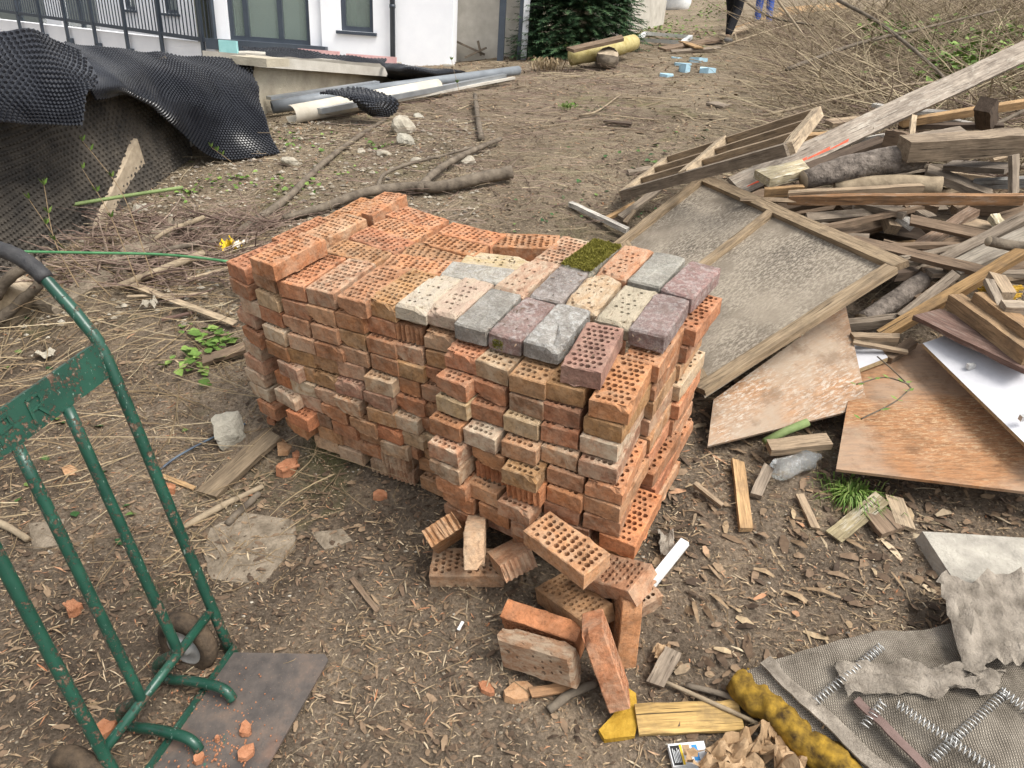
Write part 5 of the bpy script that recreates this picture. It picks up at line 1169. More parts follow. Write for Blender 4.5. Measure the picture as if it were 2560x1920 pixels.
# ================================================================== BRICK SHARDS
def shard(u, v, s, label, mat='shard', h=.012, seed=1, flut=False, base=0.):
    c = G(u, v, base); r = random.Random(seed); n = 7; out = []
    for i in range(n): a = 2*math.pi*i/n+r.uniform(-.25, .25); q = s*r.uniform(.65, 1.1); out.append((q*math.cos(a)*1.25, q*math.sin(a)*.85))
    a = r.uniform(0, 3); X = np.array([math.cos(a), math.sin(a), .08]); Y = np.array([-math.sin(a), math.cos(a), .18]); 
    top = [c+X*x+Y*y+np.array([0, 0, h*(1+r.uniform(-.3, .5))+.003]) for x, y in out]; low = [c+X*x*1.04+Y*y*1.04-np.array([0, 0, .004]) for x, y in out]; mid = c+np.array([0, 0, h*1.4])
    mb = MB(); mb.add([mid]+top+low, [(0, 1+i, 1+(i+1) % n) for i in range(n)]+[(1+i, 1+n+i, 1+n+(i+1) % n, 1+(i+1) % n) for i in range(n)])
    if flut:
        for k in range(3): q = c+Y*(k-1)*s*.5+np.array([0, 0, h+.004]); mb.tube([q-X*s*.9, q+X*s*.9], s*.17, 6)
    return tag(mb.build('brick_shard', M[mat]), label, 'brick shard', 'brick shards')
for i, a in enumerate([(615, 968, .05, 'large flat orange brick shard right of the weathered plank', 'shard_tan', .012), (625, 1020, .04, 'fluted brick shard below the large flat shard', 'shard', .03), (590, 910, .026, 'small fluted shard at the left foot of the stack', 'shard', .02), (640, 985, .02, 'tiny shard touching the large flat one', 'shard', .008),
 (822, 1073, .028, 'brick shard on the soil below the middle of the stack', 'shard', .012), (1115, 1498, .04, 'tan brick shard below the chalky front brick', 'shard_tan', .014), (1052, 1490, .026, 'small shard left of the tan one', 'shard', .008), (160, 1322, .028, 'orange fluted shard between the truck rails', 'shard', .025),
 (370, 1060, .024, 'orange shard beside the pale stick', 'shard', .02), (228, 1582, .03, 'orange shard under the truck axle', 'shard', .02)]):
    shard(*a[:4], mat=a[4], h=a[5], seed=i+3, flut='fluted' in a[3])
for i, (u, v, s, lab) in enumerate([(530, 1578, .020, 'upper orange shard on the truck toe plate'), (532, 1628, .022, 'lower orange shard on the truck toe plate'), (470, 1598, .009, 'tiny orange crumb on the toe plate'), (430, 1640, .014, 'orange crumb near the lower edge of the toe plate')]): shard(u, v, s, lab, h=.008, seed=40+i, base=.036)
mb = MB()
for i in range(420):
    q = G(random.gauss(455, 60), random.gauss(1590, 55), .033); s = random.uniform(.001, .004); mb.box(q, ((1, 0, 0), (0, 1, 0), (0, 0, 1)), (s, s*1.4, s))
tag(mb.build('brick_crumbs', M['shard']), 'fine orange brick crumbs on the truck toe plate', 'crumbs', None, 'stuff')
# ================================================================== RUBBISH
def crumple(u, v, w_, h_, label, mat, seed, name, cat, amp=.03, lift_=.02, rot=0., nx_=12, ny_=9):
    c = G(u, v, lift_); mb = MB(); vs = []; ca, sa = math.cos(rot), math.sin(rot)
    for j in range(ny_+1):
        for i in range(nx_+1):
            x, y = (i/nx_-.5)*w_, (j/ny_-.5)*h_; x += mnoise.noise(Vector((i*.5, j*.5, seed)))*w_*.12; y += mnoise.noise(Vector((i*.5, j*.5, seed+9)))*h_*.12
            z = abs(mnoise.noise(Vector((x*22, y*22, seed))))*amp*2+abs(mnoise.noise(Vector((x*60, y*60, seed+4))))*amp*.5
            X, Y = c[0]+x*ca-y*sa, c[1]+x*sa+y*ca; vs.append((X, Y, terr(X, Y)+lift_+z))
    fs = [(j*(nx_+1)+i, j*(nx_+1)+i+1, (j+1)*(nx_+1)+i+1, (j+1)*(nx_+1)+i) for j in range(ny_) for i in range(nx_)]
    fs = [f for k, f in enumerate(fs) if random.random() > .04]; mb.add(vs, fs); o = mb.build(name, M[mat], None, False); return tag(o, label, cat)
bag = crumple(497, 538, .13, .12, 'yellow and white plastic bag scrap beside the stack', 'yellow_plastic', 3, 'plastic_bag', 'bag', .05, .03)
q = crumple(520, 533, .08, .08, None, 'gutter_beige', 5, 'white_patch', None, .05, .06); q.parent = bag; q.location -= bag.location
crumple(95, 768, .10, .05, 'pale crumpled paper scrap behind the truck cross plate', 'limestone', 8, 'paper_scrap', 'paper', .03, .02)
crumple(322, 660, .08, .05, 'pale paper scrap in the dry stems left of the stack', 'limestone', 9, 'paper_scrap', 'paper', .03, .03)
crumple(1610, 1640, .20, .10, 'brown crumpled dry paper at the bottom edge beside the cigarette pack', 'dry_paper', 12, 'dry_leaf_paper', 'paper', .07, .02, .3)
crumple(1700, 1620, .16, .11, 'pale brown crumpled dry leaf beside the mattress edge', 'dry_paper', 14, 'dry_leaf_paper', 'paper', .07, .03, .9)
crumple(1545, 1655, .16, .06, 'torn brown dry paper in front of the cigarette pack', 'dry_paper', 17, 'dry_leaf_paper', 'paper', .05, .03, .1)
crumple(1440, 1180, .05, .09, 'grey green dry leaf right of the stack corner', 'cloth_grey', 21, 'dry_leaf', 'leaf', .02, .02)
crumple(1430, 1425, .05, .07, 'curled brown dry leaf right of the leaning brick', 'dry_paper', 22, 'dry_leaf', 'leaf', .03, .02)
p = MB(); a = [(0, 0), (.085, .0), (.09, .05), (.075, .13), (.05, .15), (.015, .07), (-.02, .03)]; c = G(1305, 1605, .004); n = len(a)
ux, uy = unit((1, .15, .08)), unit((.2, 1, .18)); T = [c+ux*x+uy*y for x, y in a]; p.add([q+NS*.02 for q in T]+T, [tuple(range(n))]+[(i, i+n, (i+1) % n+n, (i+1) % n) for i in range(n)]); tag(p.build('foam_piece', M['yellow_foam']), 'mustard yellow foam offcut left of the yellowish board', 'foam')
# cigarette pack
c = G(1487, 1632, .014); X = unit((.97, .1, .08)); X = unit(X-NS*(X@NS)); Y = np.cross(NS, X); pk = thing('cigarette_pack', 'crushed white cigarette pack with black warning panel at the bottom edge', 'cigarette pack', c)
p = MB(); p.box(c, (X, Y, NS), (.098, .06, .02)); p.build('box', M['white_plastic'], pk)
def patch(x0, x1, y0, y1, mat, nm, z=.0112): p = MB(); p.add([c+X*x+Y*y+NS*z for x, y in ((x0, y0), (x1, y0), (x1, y1), (x0, y1))], [(0, 1, 2, 3)]); return p.build(nm, M[mat], pk)
patch(-.046, -.022, -.028, .024, 'black_print', 'warning_panel'); patch(-.021, -.015, -.028, .026, 'yellow_plastic', 'yellow_stripe'); patch(.012, .026, -.02, .022, 'blue_print', 'blue_panel'); patch(-.013, .006, -.004, .024, 'dry_paper', 'picture')
p = MB()
for k in range(5): p.add([c+X*(-.042+k*.004+dx)+Y*y+NS*.0122 for dx, y in ((0, -.022), (.0016, -.022), (.0016, .016-.004*(k % 3)), (0, .016-.004*(k % 3)))], [(0, 1, 2, 3)])
p.build('warning_text', M['white_plastic'], pk)
# plastic bottle
a, b = G(1770, 985, .05), G(1672, 1018, .05); x = unit(b-a); L = np.linalg.norm(b-a); p = MB()
p.tube([a, a+x*.012, a+x*.03, a+x*L*.25, a+x*L*.45, a+x*L*.7, a+x*(L-.02), b], [.014, .014, .02, .042, .036, .043, .042, .03], 16)
for i, v in enumerate(p.v): v = np.array(v); p.v[i] = tuple(v+unit((.1, .3, 1))*mnoise.noise(Vector(v*20))*.012)
tag(p.build('plastic_bottle', M['bottle'], None, True), 'crushed clear plastic bottle under the orange plywood', 'bottle')
p = MB(); p.tube([G(1652, 955, .08), G(1700, 930, .1), G(1745, 912, .12)], .016, 10); tag(p.build('green_tube', M['green_stake_dull'], None, True), 'short dark green tube under the orange plywood', 'tube')
p = MB(); p.tube(spline([G(345, 1015, .01), G(385, 985, .02), G(450, 950, .03), G(530, 915, .02)], 6), .005, 6); tag(p.build('cable', M['cable'], None, True), 'thin blue grey cable on the soil left of the stack', 'cable')
p = MB(); c = G(995, 1352, .01); p.box(c, (unit((.3, .9, .1)), unit((.9, -.3, 0)), NS), (.035, .009, .004)); tag(p.build('plastic_sliver', M['white_plastic']), 'tiny white plastic sliver on the bare soil', 'plastic')
# foam, roll, stump, window frame far up
for i, (u, v, w_, h_, lab) in enumerate([(1440, 160, .19, .05, 'flat blue foam piece, leftmost of the six'), (1475, 136, .24, .05, 'long blue foam piece just above the triangular one'), (1478, 150, .13, .15, 'triangular blue foam piece in the middle'), (1508, 129, .26, .10, 'largest blue foam block, upper right of the group'), (1527, 153, .2, .11, 'ragged blue foam piece, rightmost of the six'), (1462, 122, .16, .03, 'thin blue foam strip at the top of the group')]):
    c = G(u, v+4); n = 6; r = random.Random(i+60); w_ *= 1.05; h_ *= .5; out = [(w_/2*math.cos(2*math.pi*k/n+.4)*r.uniform(.8, 1.1), .12*math.sin(2*math.pi*k/n+.4)) for k in range(n)]; p = MB()
    p.add([c+np.array([x, y, h_*r.uniform(.7, 1.2)]) for x, y in out]+[c+np.array([x, y, -.02]) for x, y in out], [tuple(range(n))]+[(k, k+n, (k+1) % n+n, (k+1) % n) for k in range(n)]); tag(p.build('foam_piece', M['foam_blue']), lab, 'foam', 'blue foam scraps')
log([G(1232, 125, .16), G(1300, 110, .2), G(1368, 92, .22)], [.10, .115, .11], 'yellow patterned bolster roll lying on a stump', 'yellow_fabric', 'bolster', 'bolster', 16, 'yellow_fabric')
plank(G(1232, 108, .3), G(1345, 82, .36), .14, .04, 'brown', 'brown board lying behind the yellow bolster roll')
log([G(1310, 140, -.05), G(1312, 128, .12), G(1314, 116, .2)], [.17, .15, .14], 'grey tree stump under the yellow bolster roll', 'bark', 'stump', 'stump', 12)
Qz = [G(1375, 85, .05), G(1475, 92, .05), G(1492, 80, .05), G(1395, 72, .05)]; fr = thing('window_frame', 'white window frame lying flat beyond the bolster roll', 'frame', Qz[0])
for i in range(4): p = MB(); p.bar(Qz[i], Qz[(i+1) % 4], .07, .06); p.build('frame_bar', M['white_plastic'], fr)
for a, b, w_, t_, c, lab in [(G(1430, 106, .04), G(1560, 84, .06), .16, .03, 'brown', 'brown board lying near the feet of the person in black'), (G(1450, 112, .03), G(1555, 104, .04), .12, .03, 'grey', 'grey plank in front of the brown board on the slope'), (G(1475, 90, .08), G(1510, 103, .08), .14, .02, 'orange', 'short orange board on the planks on the slope'), (G(1560, 78, .1), G(1650, 45, .12), .14, .03, 'pale', 'pale board behind the person in black'), (G(1590, 62, .1), G(1690, 30, .1), .12, .03, 'orange', 'orange board behind the person in blue'),
 (G(1535, 222, .02), G(1572, 230, .02), .12, .02, 'grey', 'small grey board chip on the bare slope'), (G(1305, 262, .03), G(1365, 268, .03), .05, .02, 'dark', 'dark bark strip on the bare slope'), (G(1690, 25, .12), G(1830, 12, .14), .5, .03, 'orange', 'wide orange board half hidden in the brush at the top')]: plank(a, b, w_, t_, c, lab, group='boards on the slope')
# sack at the top
c = G(1460, 20); p = MB(); n = 14
p.tube([c+np.array([0, 0, z]) for z in (-.05, .05, .2, .45, .62, .7)], [.34, .40, .42, .40, .34, .22], n)
for i, v in enumerate(p.v): v = np.array(v); p.v[i] = tuple(v+np.array([1, 1, .3])*mnoise.noise(Vector(v*5))*.08)
sk = tag(p.build('sack', M['white_plastic'], None, True), 'white sack with faint blue print at the top of the path', 'sack')
p = MB(); f = unit((CAM-c)*[1, 1, 0]); sd = np.array([f[1], -f[0], 0]); cc = c+f*.44+np.array([0, 0, .33])
for k in range(4): p.box(cc+sd*(k-1.5)*.08, (sd, f, (0, 0, 1)), (.055, .004, .03))
q = p.build('blue_print', M['blue_print']); q.parent = sk; q.location -= sk.location
# ================================================================== MATTRESS
mt = thing('mattress', 'torn mattress with rusty springs and burlap at the lower right', 'mattress', G(1900, 1650))
m0, m1, m2, m3 = G(1600, 1458, .07), G(1905, 1722, .07), G(2560, 1660, .07), G(2330, 1300, .07)
mb = MB(); NXX, NYY = 46, 40; vs = []
def mpt(a, b):
    q = (m0*(1-a)+m3*a)*(1-b)+(m1*(1-a)+m2*a)*b; return q
for j in range(NYY+1):
    for i in range(NXX+1):
        q = mpt(i/NXX, j/NYY).copy(); q[2] = terr(q[0], q[1])+.075+mnoise.noise(Vector(q*7))*.018+mnoise.noise(Vector(q*22))*.006; vs.append(q)
fs = [(j*(NXX+1)+i, (j+1)*(NXX+1)+i, (j+1)*(NXX+1)+i+1, j*(NXX+1)+i+1) for j in range(NYY) for i in range(NXX)]
mb.add(vs, fs); mb.build('burlap_top', M['burlap'], mt, True)
# mustard border roll along the left edge and grey binding strip inside it
P = [mpt(0, t) for t in np.linspace(-.02, 1, 60)]; P = [np.array([q[0], q[1], terr(q[0], q[1])+.045]) for i, q in enumerate(P)]
p = MB(); p.tube(P, [.046]*60, 20)
for i, v in enumerate(p.v): v = np.array(v); p.v[i] = tuple(v+np.array([mnoise.noise(Vector(v*9+k)) for k in (0, 5, 9)])*.007+np.array([mnoise.noise(Vector(v*40+k)) for k in (0, 5, 9)])*.012)
p.build('border', M['ochre_trim'], mt, True)
def strip(a0, b0, a1, b1, w_, mat, nm, hh=.02, n=16):
    mb = MB(); L = []
    for k in range(n+1):
        t = k/n; q = mpt(a0+(a1-a0)*t, b0+(b1-b0)*t); d = unit(mpt(a1, b1)-mpt(a0, b0)); s_ = unit(np.cross(NS, d)); z = terr(q[0], q[1])+.075+hh+mnoise.noise(Vector(q*9))*.012
        for sg in (-1, 1): e = q+s_*sg*w_/2*(1+.2*mnoise.noise(Vector(q*31+sg))); e[2] = z; L.append(e)
    top = L; low = [q-NS*.006 for q in L]; m_ = len(L)
    mb.add(top+low, [(2*k, 2*k+1, 2*k+3, 2*k+2) for k in range(n)]+[(2*k, 2*k+2, m_+2*k+2, m_+2*k) for k in range(n)]+[(2*k+1, m_+2*k+1, m_+2*k+3, 2*k+3) for k in range(n)]); return mb.build(nm, M[mat], mt)
strip(.06, .0, .075, 1, .05, 'cloth_grey', 'binding'); strip(.17, .42, .2, 1, .028, 'rust_strip', 'steel_strip', .024)
def onm(u, v): q = G(u, v, .098); return q
def spring(a, b, r=.0115, turns=None):
    a, b = np.asarray(a), np.asarray(b); x = unit(b-a); L = np.linalg.norm(b-a); y = unit(np.cross((0, 0, 1), x)); z = np.cross(x, y); turns = turns or int(L/.011); n = turns*9; p = MB()
    p.tube([a+x*L*i/n+r*(math.cos(2*math.pi*i/9)*y+math.sin(2*math.pi*i/9)*z) for i in range(n+1)], .0016, 4); return p.build('spring', M['steel'], mt, True)
zc = lambda a, b: (1468.8+a*.336, 1106+b*.336)
for a, b in (((870, 1220), (1060, 1060)), ((1180, 1380), (1310, 1220)), ((1390, 1230), (2060, 1690)), ((1620, 1590), (2100, 1150)), ((2070, 1150), (2300, 1320)), ((1060, 1060), (1300, 860))): spring(onm(*zc(*a)), onm(*zc(*b)))
def cloth(px, label_part, seed, amp=.035):
    P = [onm(*q) for q in px]; mb = MB(); nx_, ny_ = 26, 10; vs = []
    for j in range(ny_+1):
        for i in range(nx_+1):
            a, b = i/nx_, j/ny_; q = (P[0]*(1-a)+P[1]*a)*(1-b)+(P[3]*(1-a)+P[2]*a)*b; q = q.copy(); e = mnoise.noise(Vector((a*6, b*3, seed)))
            q += unit(P[3]-P[0])*e*.035*(1 if j in (0, ny_) else .5); q[2] += .006+abs(mnoise.noise(Vector((a*9, b*5, seed+2))))*amp*.9+abs(mnoise.noise(Vector((a*22, b*14, seed+5))))*amp*.4; vs.append(q)
    mb.add(vs, [(j*(nx_+1)+i, (j+1)*(nx_+1)+i, (j+1)*(nx_+1)+i+1, j*(nx_+1)+i+1) for j in range(ny_) for i in range(nx_)]); return mb.build(label_part, M['cloth_grey'], mt, True)
cloth([(1800, 1440), (2170, 1445), (2150, 1500), (1830, 1510)], 'torn_cover', 2); cloth([(2020, 1260), (2300, 1240), (2330, 1440), (2080, 1450)], 'torn_cover', 9, .05)
# ================================================================== SPRUCE TREE
tb = W(1345, 92, 12.1); tree = thing('spruce_tree', 'small dark green spruce beside the house corner', 'tree', tb)
tb2 = W(1300, 110, depth(tb)-.1); p = MB(); p.tube(spline([tb-[0, 0, .5], tb+[-.03, 0, .6], tb+[-.2, .1, 1.6], tb+[-.3, .1, 3.8]], 5), [.05]*6+[.045]*5+[.03]*5, 10); p.build('trunk', M['spruce_bark'], tree, True)
mb = MB(); cc = W(1254, 42, 11.6); rs = random.Random(4)
for i in range(7000):
    z = rs.uniform(-.62, 2.6); t = (z+.62)/3.6; R = (1.02*(1-t)**.8)*(.5 if z < -.45 else 1)*rs.uniform(.85, 1.1); a = rs.uniform(0, 6.283); q = R*math.sqrt(rs.uniform(.12, 1)); b = cc+np.array([q*math.cos(a), q*math.sin(a)*.9, z-.18*q])
    dr = unit((math.cos(a), math.sin(a), rs.uniform(-.45, .1))); L = rs.uniform(.16, .34); sd = unit(np.cross(dr, (0, 0, 1)))
    for k in range(9):
        o_ = b+dr*L*k/9; w_ = .11*(1-k/11)*rs.uniform(.7, 1.2)
        for sg in (-1, 1):
            e = o_+sd*sg*w_+dr*.05+np.array([0, 0, rs.uniform(-.03, .015)]); mb.add([o_-dr*.012, o_+dr*.016, e], [(0, 1, 2)])
    e = b+dr*L; mb.add([b+sd*.012, b-sd*.012, e+dr*.05], [(0, 1, 2)])
mb.build('crown', M['spruce_needles'], tree)
# ================================================================== PEOPLE (only their legs reach into the picture)
def skin_fig(name, V, E, R, mat, parent, sub=2):
    me = bpy.data.meshes.new(name); org = np.array(parent.location); me.from_pydata([tuple(np.asarray(v)-org) for v in V], E, []); o = link(bpy.data.objects.new(name, me)); o.parent = parent
    md = o.modifiers.new('skin', 'SKIN'); md.use_smooth_shade = True
    for i, r in enumerate(R): s = me.skin_vertices[0].data[i]; s.radius = (r, r); s.use_root = (i == 0)
    o.modifiers.new('sub', 'SUBSURF').levels = sub; o.modifiers['sub'].render_levels = sub; me.materials.append(M[mat]); return o
def person(base, face, lean, stride, trous, jacket, label, shoe='shoe', H=1.72):
    f = unit(face); s = np.array([f[1], -f[0], 0]); u = np.array([0, 0, 1.]); k = H/1.72
    t = thing('person', label, 'person', base); P = lambda x, y, z: np.asarray(base)+(s*x+f*y+u*z)*k
    hip = P(0, 0, .90); lean_ = f*lean*k
    fl, fr_ = P(-.10, stride, .075), P(.10, -stride*.7, .075); kl, kr = P(-.10, stride*.62+.05, .47), P(.10, -.10*stride+.06, .48)
    ch = P(0, 0, 1.33)+lean_; nk = P(0, .01, 1.47)+lean_*1.15; hd = P(0, .03, 1.60)+lean_*1.25; ht = P(0, .03, 1.68)+lean_*1.3
    shl, shr = P(-.19, 0, 1.38)+lean_*1.05, P(.19, 0, 1.38)+lean_*1.05; el, er = P(-.25, .06, 1.1)+lean_*.8, P(.25, .06, 1.1)+lean_*.8; hl, hr_ = P(-.22, .22, .90)+lean_*.6, P(.22, .22, .90)+lean_*.6
    V = [hip, P(-.09, 0, .86), kl, fl, P(.09, 0, .86), kr, fr_, P(0, 0, 1.1)+lean_*.5, ch, nk, hd, ht, shl, el, hl, shr, er, hr_]
    E = [(0, 1), (1, 2), (2, 3), (0, 4), (4, 5), (5, 6), (0, 7), (7, 8), (8, 9), (9, 10), (10, 11), (8, 12), (12, 13), (13, 14), (8, 15), (15, 16), (16, 17)]
    R = [.12, .085, .055, .038, .085, .055, .038, .12, .14, .055, .10, .085, .055, .042, .03, .055, .042, .03]
    skin_fig('body', V, E, [r*k for r in R], 'skin', t)
    skin_fig('trousers', [hip, P(-.09, 0, .86), kl, fl+u*.02, P(.09, 0, .86), kr, fr_+u*.02], [(0, 1), (1, 2), (2, 3), (0, 4), (4, 5), (5, 6)], [r*k for r in (.145, .105, .075, .058, .105, .075, .058)], trous, t)
    skin_fig('jacket', [P(0, 0, 1.12)+lean_*.5, P(0, 0, .86)+lean_*.1, ch, P(0, .01, 1.46)+lean_*1.1, shl, el, hl+(el-hl)*.15, shr, er, hr_+(er-hr_)*.15], [(0, 1), (0, 2), (2, 3), (2, 4), (4, 5), (5, 6), (2, 7), (7, 8), (8, 9)], [r*k for r in (.165, .175, .17, .08, .075, .06, .05, .075, .06, .05)], jacket, t)
    skin_fig('hair', [hd+u*.05*k-f*.02, ht+u*.01], [(0, 1)], [.105*k, .09*k], 'black_cloth', t, 2)
    for q in (fl, fr_):
        z = np.array([q[0], q[1], q[2]-.035*k]); skin_fig('shoe', [z-f*.05*k, z+f*.06*k, z+f*.17*k-u*.01], [(0, 1), (1, 2)], [.046*k, .05*k, .036*k], shoe, t)
    for q, e in ((hl, el), (hr_, er)):
        d = unit(q-e); sd = unit(np.cross(d, u)); V = [q, q+d*.08]; E = [(0, 1)]; R = [.034, .036]
        for m_ in range(4): n_ = len(V); V += [q+d*.09+sd*(m_-1.5)*.02, q+d*.13+sd*(m_-1.5)*.022-u*.01, q+d*(.165-.008*abs(m_-1.3))+sd*(m_-1.5)*.022-u*.03]; E += [(1, n_), (n_, n_+1), (n_+1, n_+2)]; R += [.010, .009, .008]
        n_ = len(V); V += [q+d*.03+sd*.045, q+d*.075+sd*.06]; E += [(0, n_), (n_, n_+1)]; R += [.011, .009]; skin_fig('hand', V, E, [r*k for r in R], 'skin', t, 1)
    return t
b1 = G(1568, 92); person(b1, (.55, .8, 0), .12, .34, 'black_cloth', 'black_cloth', 'person in black trousers and dark jacket walking up the path, seen to the thigh')
b2 = G(1646, 62); person(b2, (-.3, .95, 0), .1, .06, 'blue_cloth', 'blue_cloth', 'person in shiny blue clothes and grey boots beside the one in black')
# ================================================================== SCATTERED GROUND COVER
def in_frame(P, m_=60):
    q = AG @ (np.asarray(P)-CAM)
    if q[2] < .3: return False
    u, v = CX+FP*q[0]/q[2], CY-FP*q[1]/q[2]; return -m_ < u < 2212+m_ and -m_ < v < 1659+m_*3
def rand_ground(x0, x1, y0, y1, mask=None):
    for _ in range(60):
        x, y = random.uniform(x0, x1), random.uniform(y0, y1); z = terr(x, y)
        if in_frame((x, y, z)) and (mask is None or mask(x, y)): return np.array([x, y, z])
    return None
def gn(x, y):
    e = .02; return unit((-(base_h(x+e, y)-base_h(x-e, y))/(2*e), -(base_h(x, y+e)-base_h(x, y-e))/(2*e), 1))
def clump(s=1.7, th=-.05, seed=0): return lambda x, y: mnoise.noise(Vector((x*s, y*s, seed))) > th
def chips(n, reg, ln, wd, mat, name, label, cat, curl=.25, mask=None, liftz=.003):
    mb = MB()
    for _ in range(n):
        c = rand_ground(*reg, mask)
        if c is None: continue
        L, w_ = random.uniform(*ln), random.uniform(*wd); a = random.uniform(0, 6.283); nrm = gn(c[0], c[1]); x = unit((math.cos(a), math.sin(a), random.uniform(-curl, curl))); y = unit(np.cross(nrm, x)+nrm*random.uniform(-curl, curl)); c = c+nrm*random.uniform(.001, liftz*3)
        k = random.uniform(.3, 1.)*.4*w_; b = nrm*L*random.uniform(-.1, .18)
        mb.add([c-x*L/2-y*w_*.25, c-x*L/2+y*w_*.2, c+y*w_/2+b, c+x*L/2+y*w_*.15, c+x*L/2-y*w_*.25, c-y*w_/2+b], [(0, 1, 2, 5), (5, 2, 3, 4)])
    o = mb.build(name, M[mat]); return tag(o, label, cat, None, 'stuff')
NEAR = (-2.2, 2.2, .9, 3.2); MID = (-4, 4, 3.0, 7.0); FARR = (-4, 9, 6.5, 16)
chips(24000, NEAR, (.005, .022), (.0014, .0042), 'chips', 'wood_chips', 'pale wood chips strewn over the trodden soil', 'wood chips')
chips(2400, NEAR, (.018, .06), (.002, .007), 'chips', 'wood_slivers', 'longer wood slivers lying on the near soil', 'wood slivers', mask=clump(2.2, .05, 2))
chips(9000, NEAR, (.004, .016), (.003, .009), 'litter', 'bark_litter', 'dark bark crumbs and leaf bits on the near soil', 'litter', .35)
chips(800, NEAR, (.02, .05), (.010, .024), 'litter', 'leaf_litter', 'brown dead leaves scattered on the near soil', 'leaf litter', .4, clump(1.6, 0, 5))
chips(260, (.45, 2.3, 1.35, 2.95), (.03, .12), (.008, .028), 'chips', 'wood_scraps', 'splintered wood scraps right of the stack', 'wood scraps', .3)
chips(420, (.45, 2.3, 1.3, 2.95), (.03, .075), (.015, .035), 'litter', 'dead_leaves', 'dead leaves and bark right of the stack', 'leaf litter', .45)
chips(900, (-1.6, .2, 1.0, 2.4), (.015, .05), (.006, .018), 'litter', 'bark_mulch', 'bark pieces trodden into the soil around the truck', 'bark', .3)
chips(9000, MID, (.012, .05), (.004, .016), 'litter', 'slope_litter', 'dark litter on the slope behind the stack', 'litter', .35)
chips(8500, MID, (.012, .05), (.003, .009), 'chips', 'slope_chips', 'pale wood bits on the slope behind the stack', 'wood chips', .3)
chips(5000, FARR, (.03, .12), (.01, .035), 'litter', 'far_litter', 'brown litter on the far slope', 'litter', .35)
chips(6000, FARR, (.03, .12), (.005, .016), 'chips', 'far_chips', 'pale litter on the far slope', 'litter', .35)
def stems(n, reg, ln, rad, mat, name, label, cat, up=.1, bend=.5, mask=None, segs=4, start=.005, fork=0.):
    mb = MB()
    for _ in range(n):
        c = rand_ground(*reg, mask)
        if c is None: continue
        L = random.uniform(*ln); r = random.uniform(*rad); a = random.uniform(0, 6.283); d = np.array([math.cos(a), math.sin(a), random.uniform(-.02, up)]); cur = random.uniform(-bend, bend); P = [c+[0, 0, random.uniform(start, start+.02)]]
        for k in range(segs):
            d = unit(d+np.array([-math.sin(a)*cur, math.cos(a)*cur, random.uniform(-.12, .10)])*.5); q = P[-1]+d*L/segs; zt_ = float(base_h(q[0], q[1]))
            if q[2] < zt_+.004: q = np.array([q[0], q[1], zt_+.006+random.uniform(0, .012)])
            P.append(q)
            if random.random() < fork and k < segs-1:
                d2 = unit(d+np.array([random.uniform(-.9, .9), random.uniform(-.9, .9), random.uniform(-.1, .5)])); e = q+d2*L*random.uniform(.12, .3); mb.tube([q, (q+e)/2+[0, 0, .01], e], [r*.6, r*.5, r*.25], 3, False)
        mb.tube(P, [r*(1-.6*k/segs) for k in range(segs+1)], 4 if r > .004 else 3, False)
    o = mb.build(name, M[mat]); return tag(o, label, cat, None, 'stuff')
left_zone = lambda x, y: x < -.55 and y+.55*x > .75
stems(620, (-2.8, -.6, 1.9, 4.6), (.08, .4), (.001, .003), 'straw', 'dry_stems', 'pale dry stems matted on the ground left of the stack', 'dry stems', .12, .5, lambda x, y: left_zone(x, y))
stems(150, (-2.8, -.8, 2.5, 4.2), (.25, .75), (.0015, .0035), 'straw', 'tall_dry_stems', 'longer pale dry stems tangled left of the stack', 'dry stems', .4, .4, left_zone)
stems(500, NEAR, (.04, .16), (.0008, .0022), 'straw', 'fine_straw', 'fine straw and twigs on the near soil', 'straw', .06, .6)
stems(1500, MID, (.08, .4), (.001, .003), 'twigs', 'slope_twigs', 'thin twigs on the slope behind the stack', 'twigs', .1, .6, fork=.15)
purple = lambda x, y: abs(x+.25-.1*(y-7)) < 1.5 and 4.6 < y < 11
stems(1100, (-2, 2, 4.6, 11), (.15, .6), (.0015, .0035), 'twigs_purple', 'bramble_stems', 'purplish dead bramble stems on the slope below the house', 'brambles', .15, .7, purple, 5)
stems(900, FARR, (.15, .7), (.002, .006), 'twigs', 'far_twigs', 'thin twigs on the far slope', 'twigs', .12, .6, fork=.2)
brush = lambda x, y: x > 1.75+.23*(y-6)+random.uniform(0, 1.2) and y > 4.6
stems(2200, (1.5, 10, 4.6, 15), (.3, 1.1), (.002, .006), 'twigs_purple', 'dark_brushwood', 'darker twigs deep in the brushwood on the upper right slope', 'brushwood', .5, .8, brush, 5, .02, .4)
stems(5200, (1.5, 10, 4.6, 15), (.3, 1.2), (.002, .006), 'twigs', 'brushwood', 'tangled mass of cut brushwood on the upper right slope', 'brushwood', .45, .7, brush, 6, .02, .45)
stems(900, (2.2, 10, 6, 15), (.5, 1.6), (.003, .008), 'twigs', 'upper_brushwood', 'taller loose twigs standing up from the brushwood', 'brushwood', .8, .5, brush, 6, .1, .6)
heapc = G(380, 545)
stems(420, (heapc[0]-.6, heapc[0]+.55, heapc[1]-.5, heapc[1]+.5), (.15, .5), (.002, .007), 'twigs_purple', 'root_heap', 'heap of dark roots and twigs left of the stack', 'roots', .5, .9, None, 5, .02, .4)
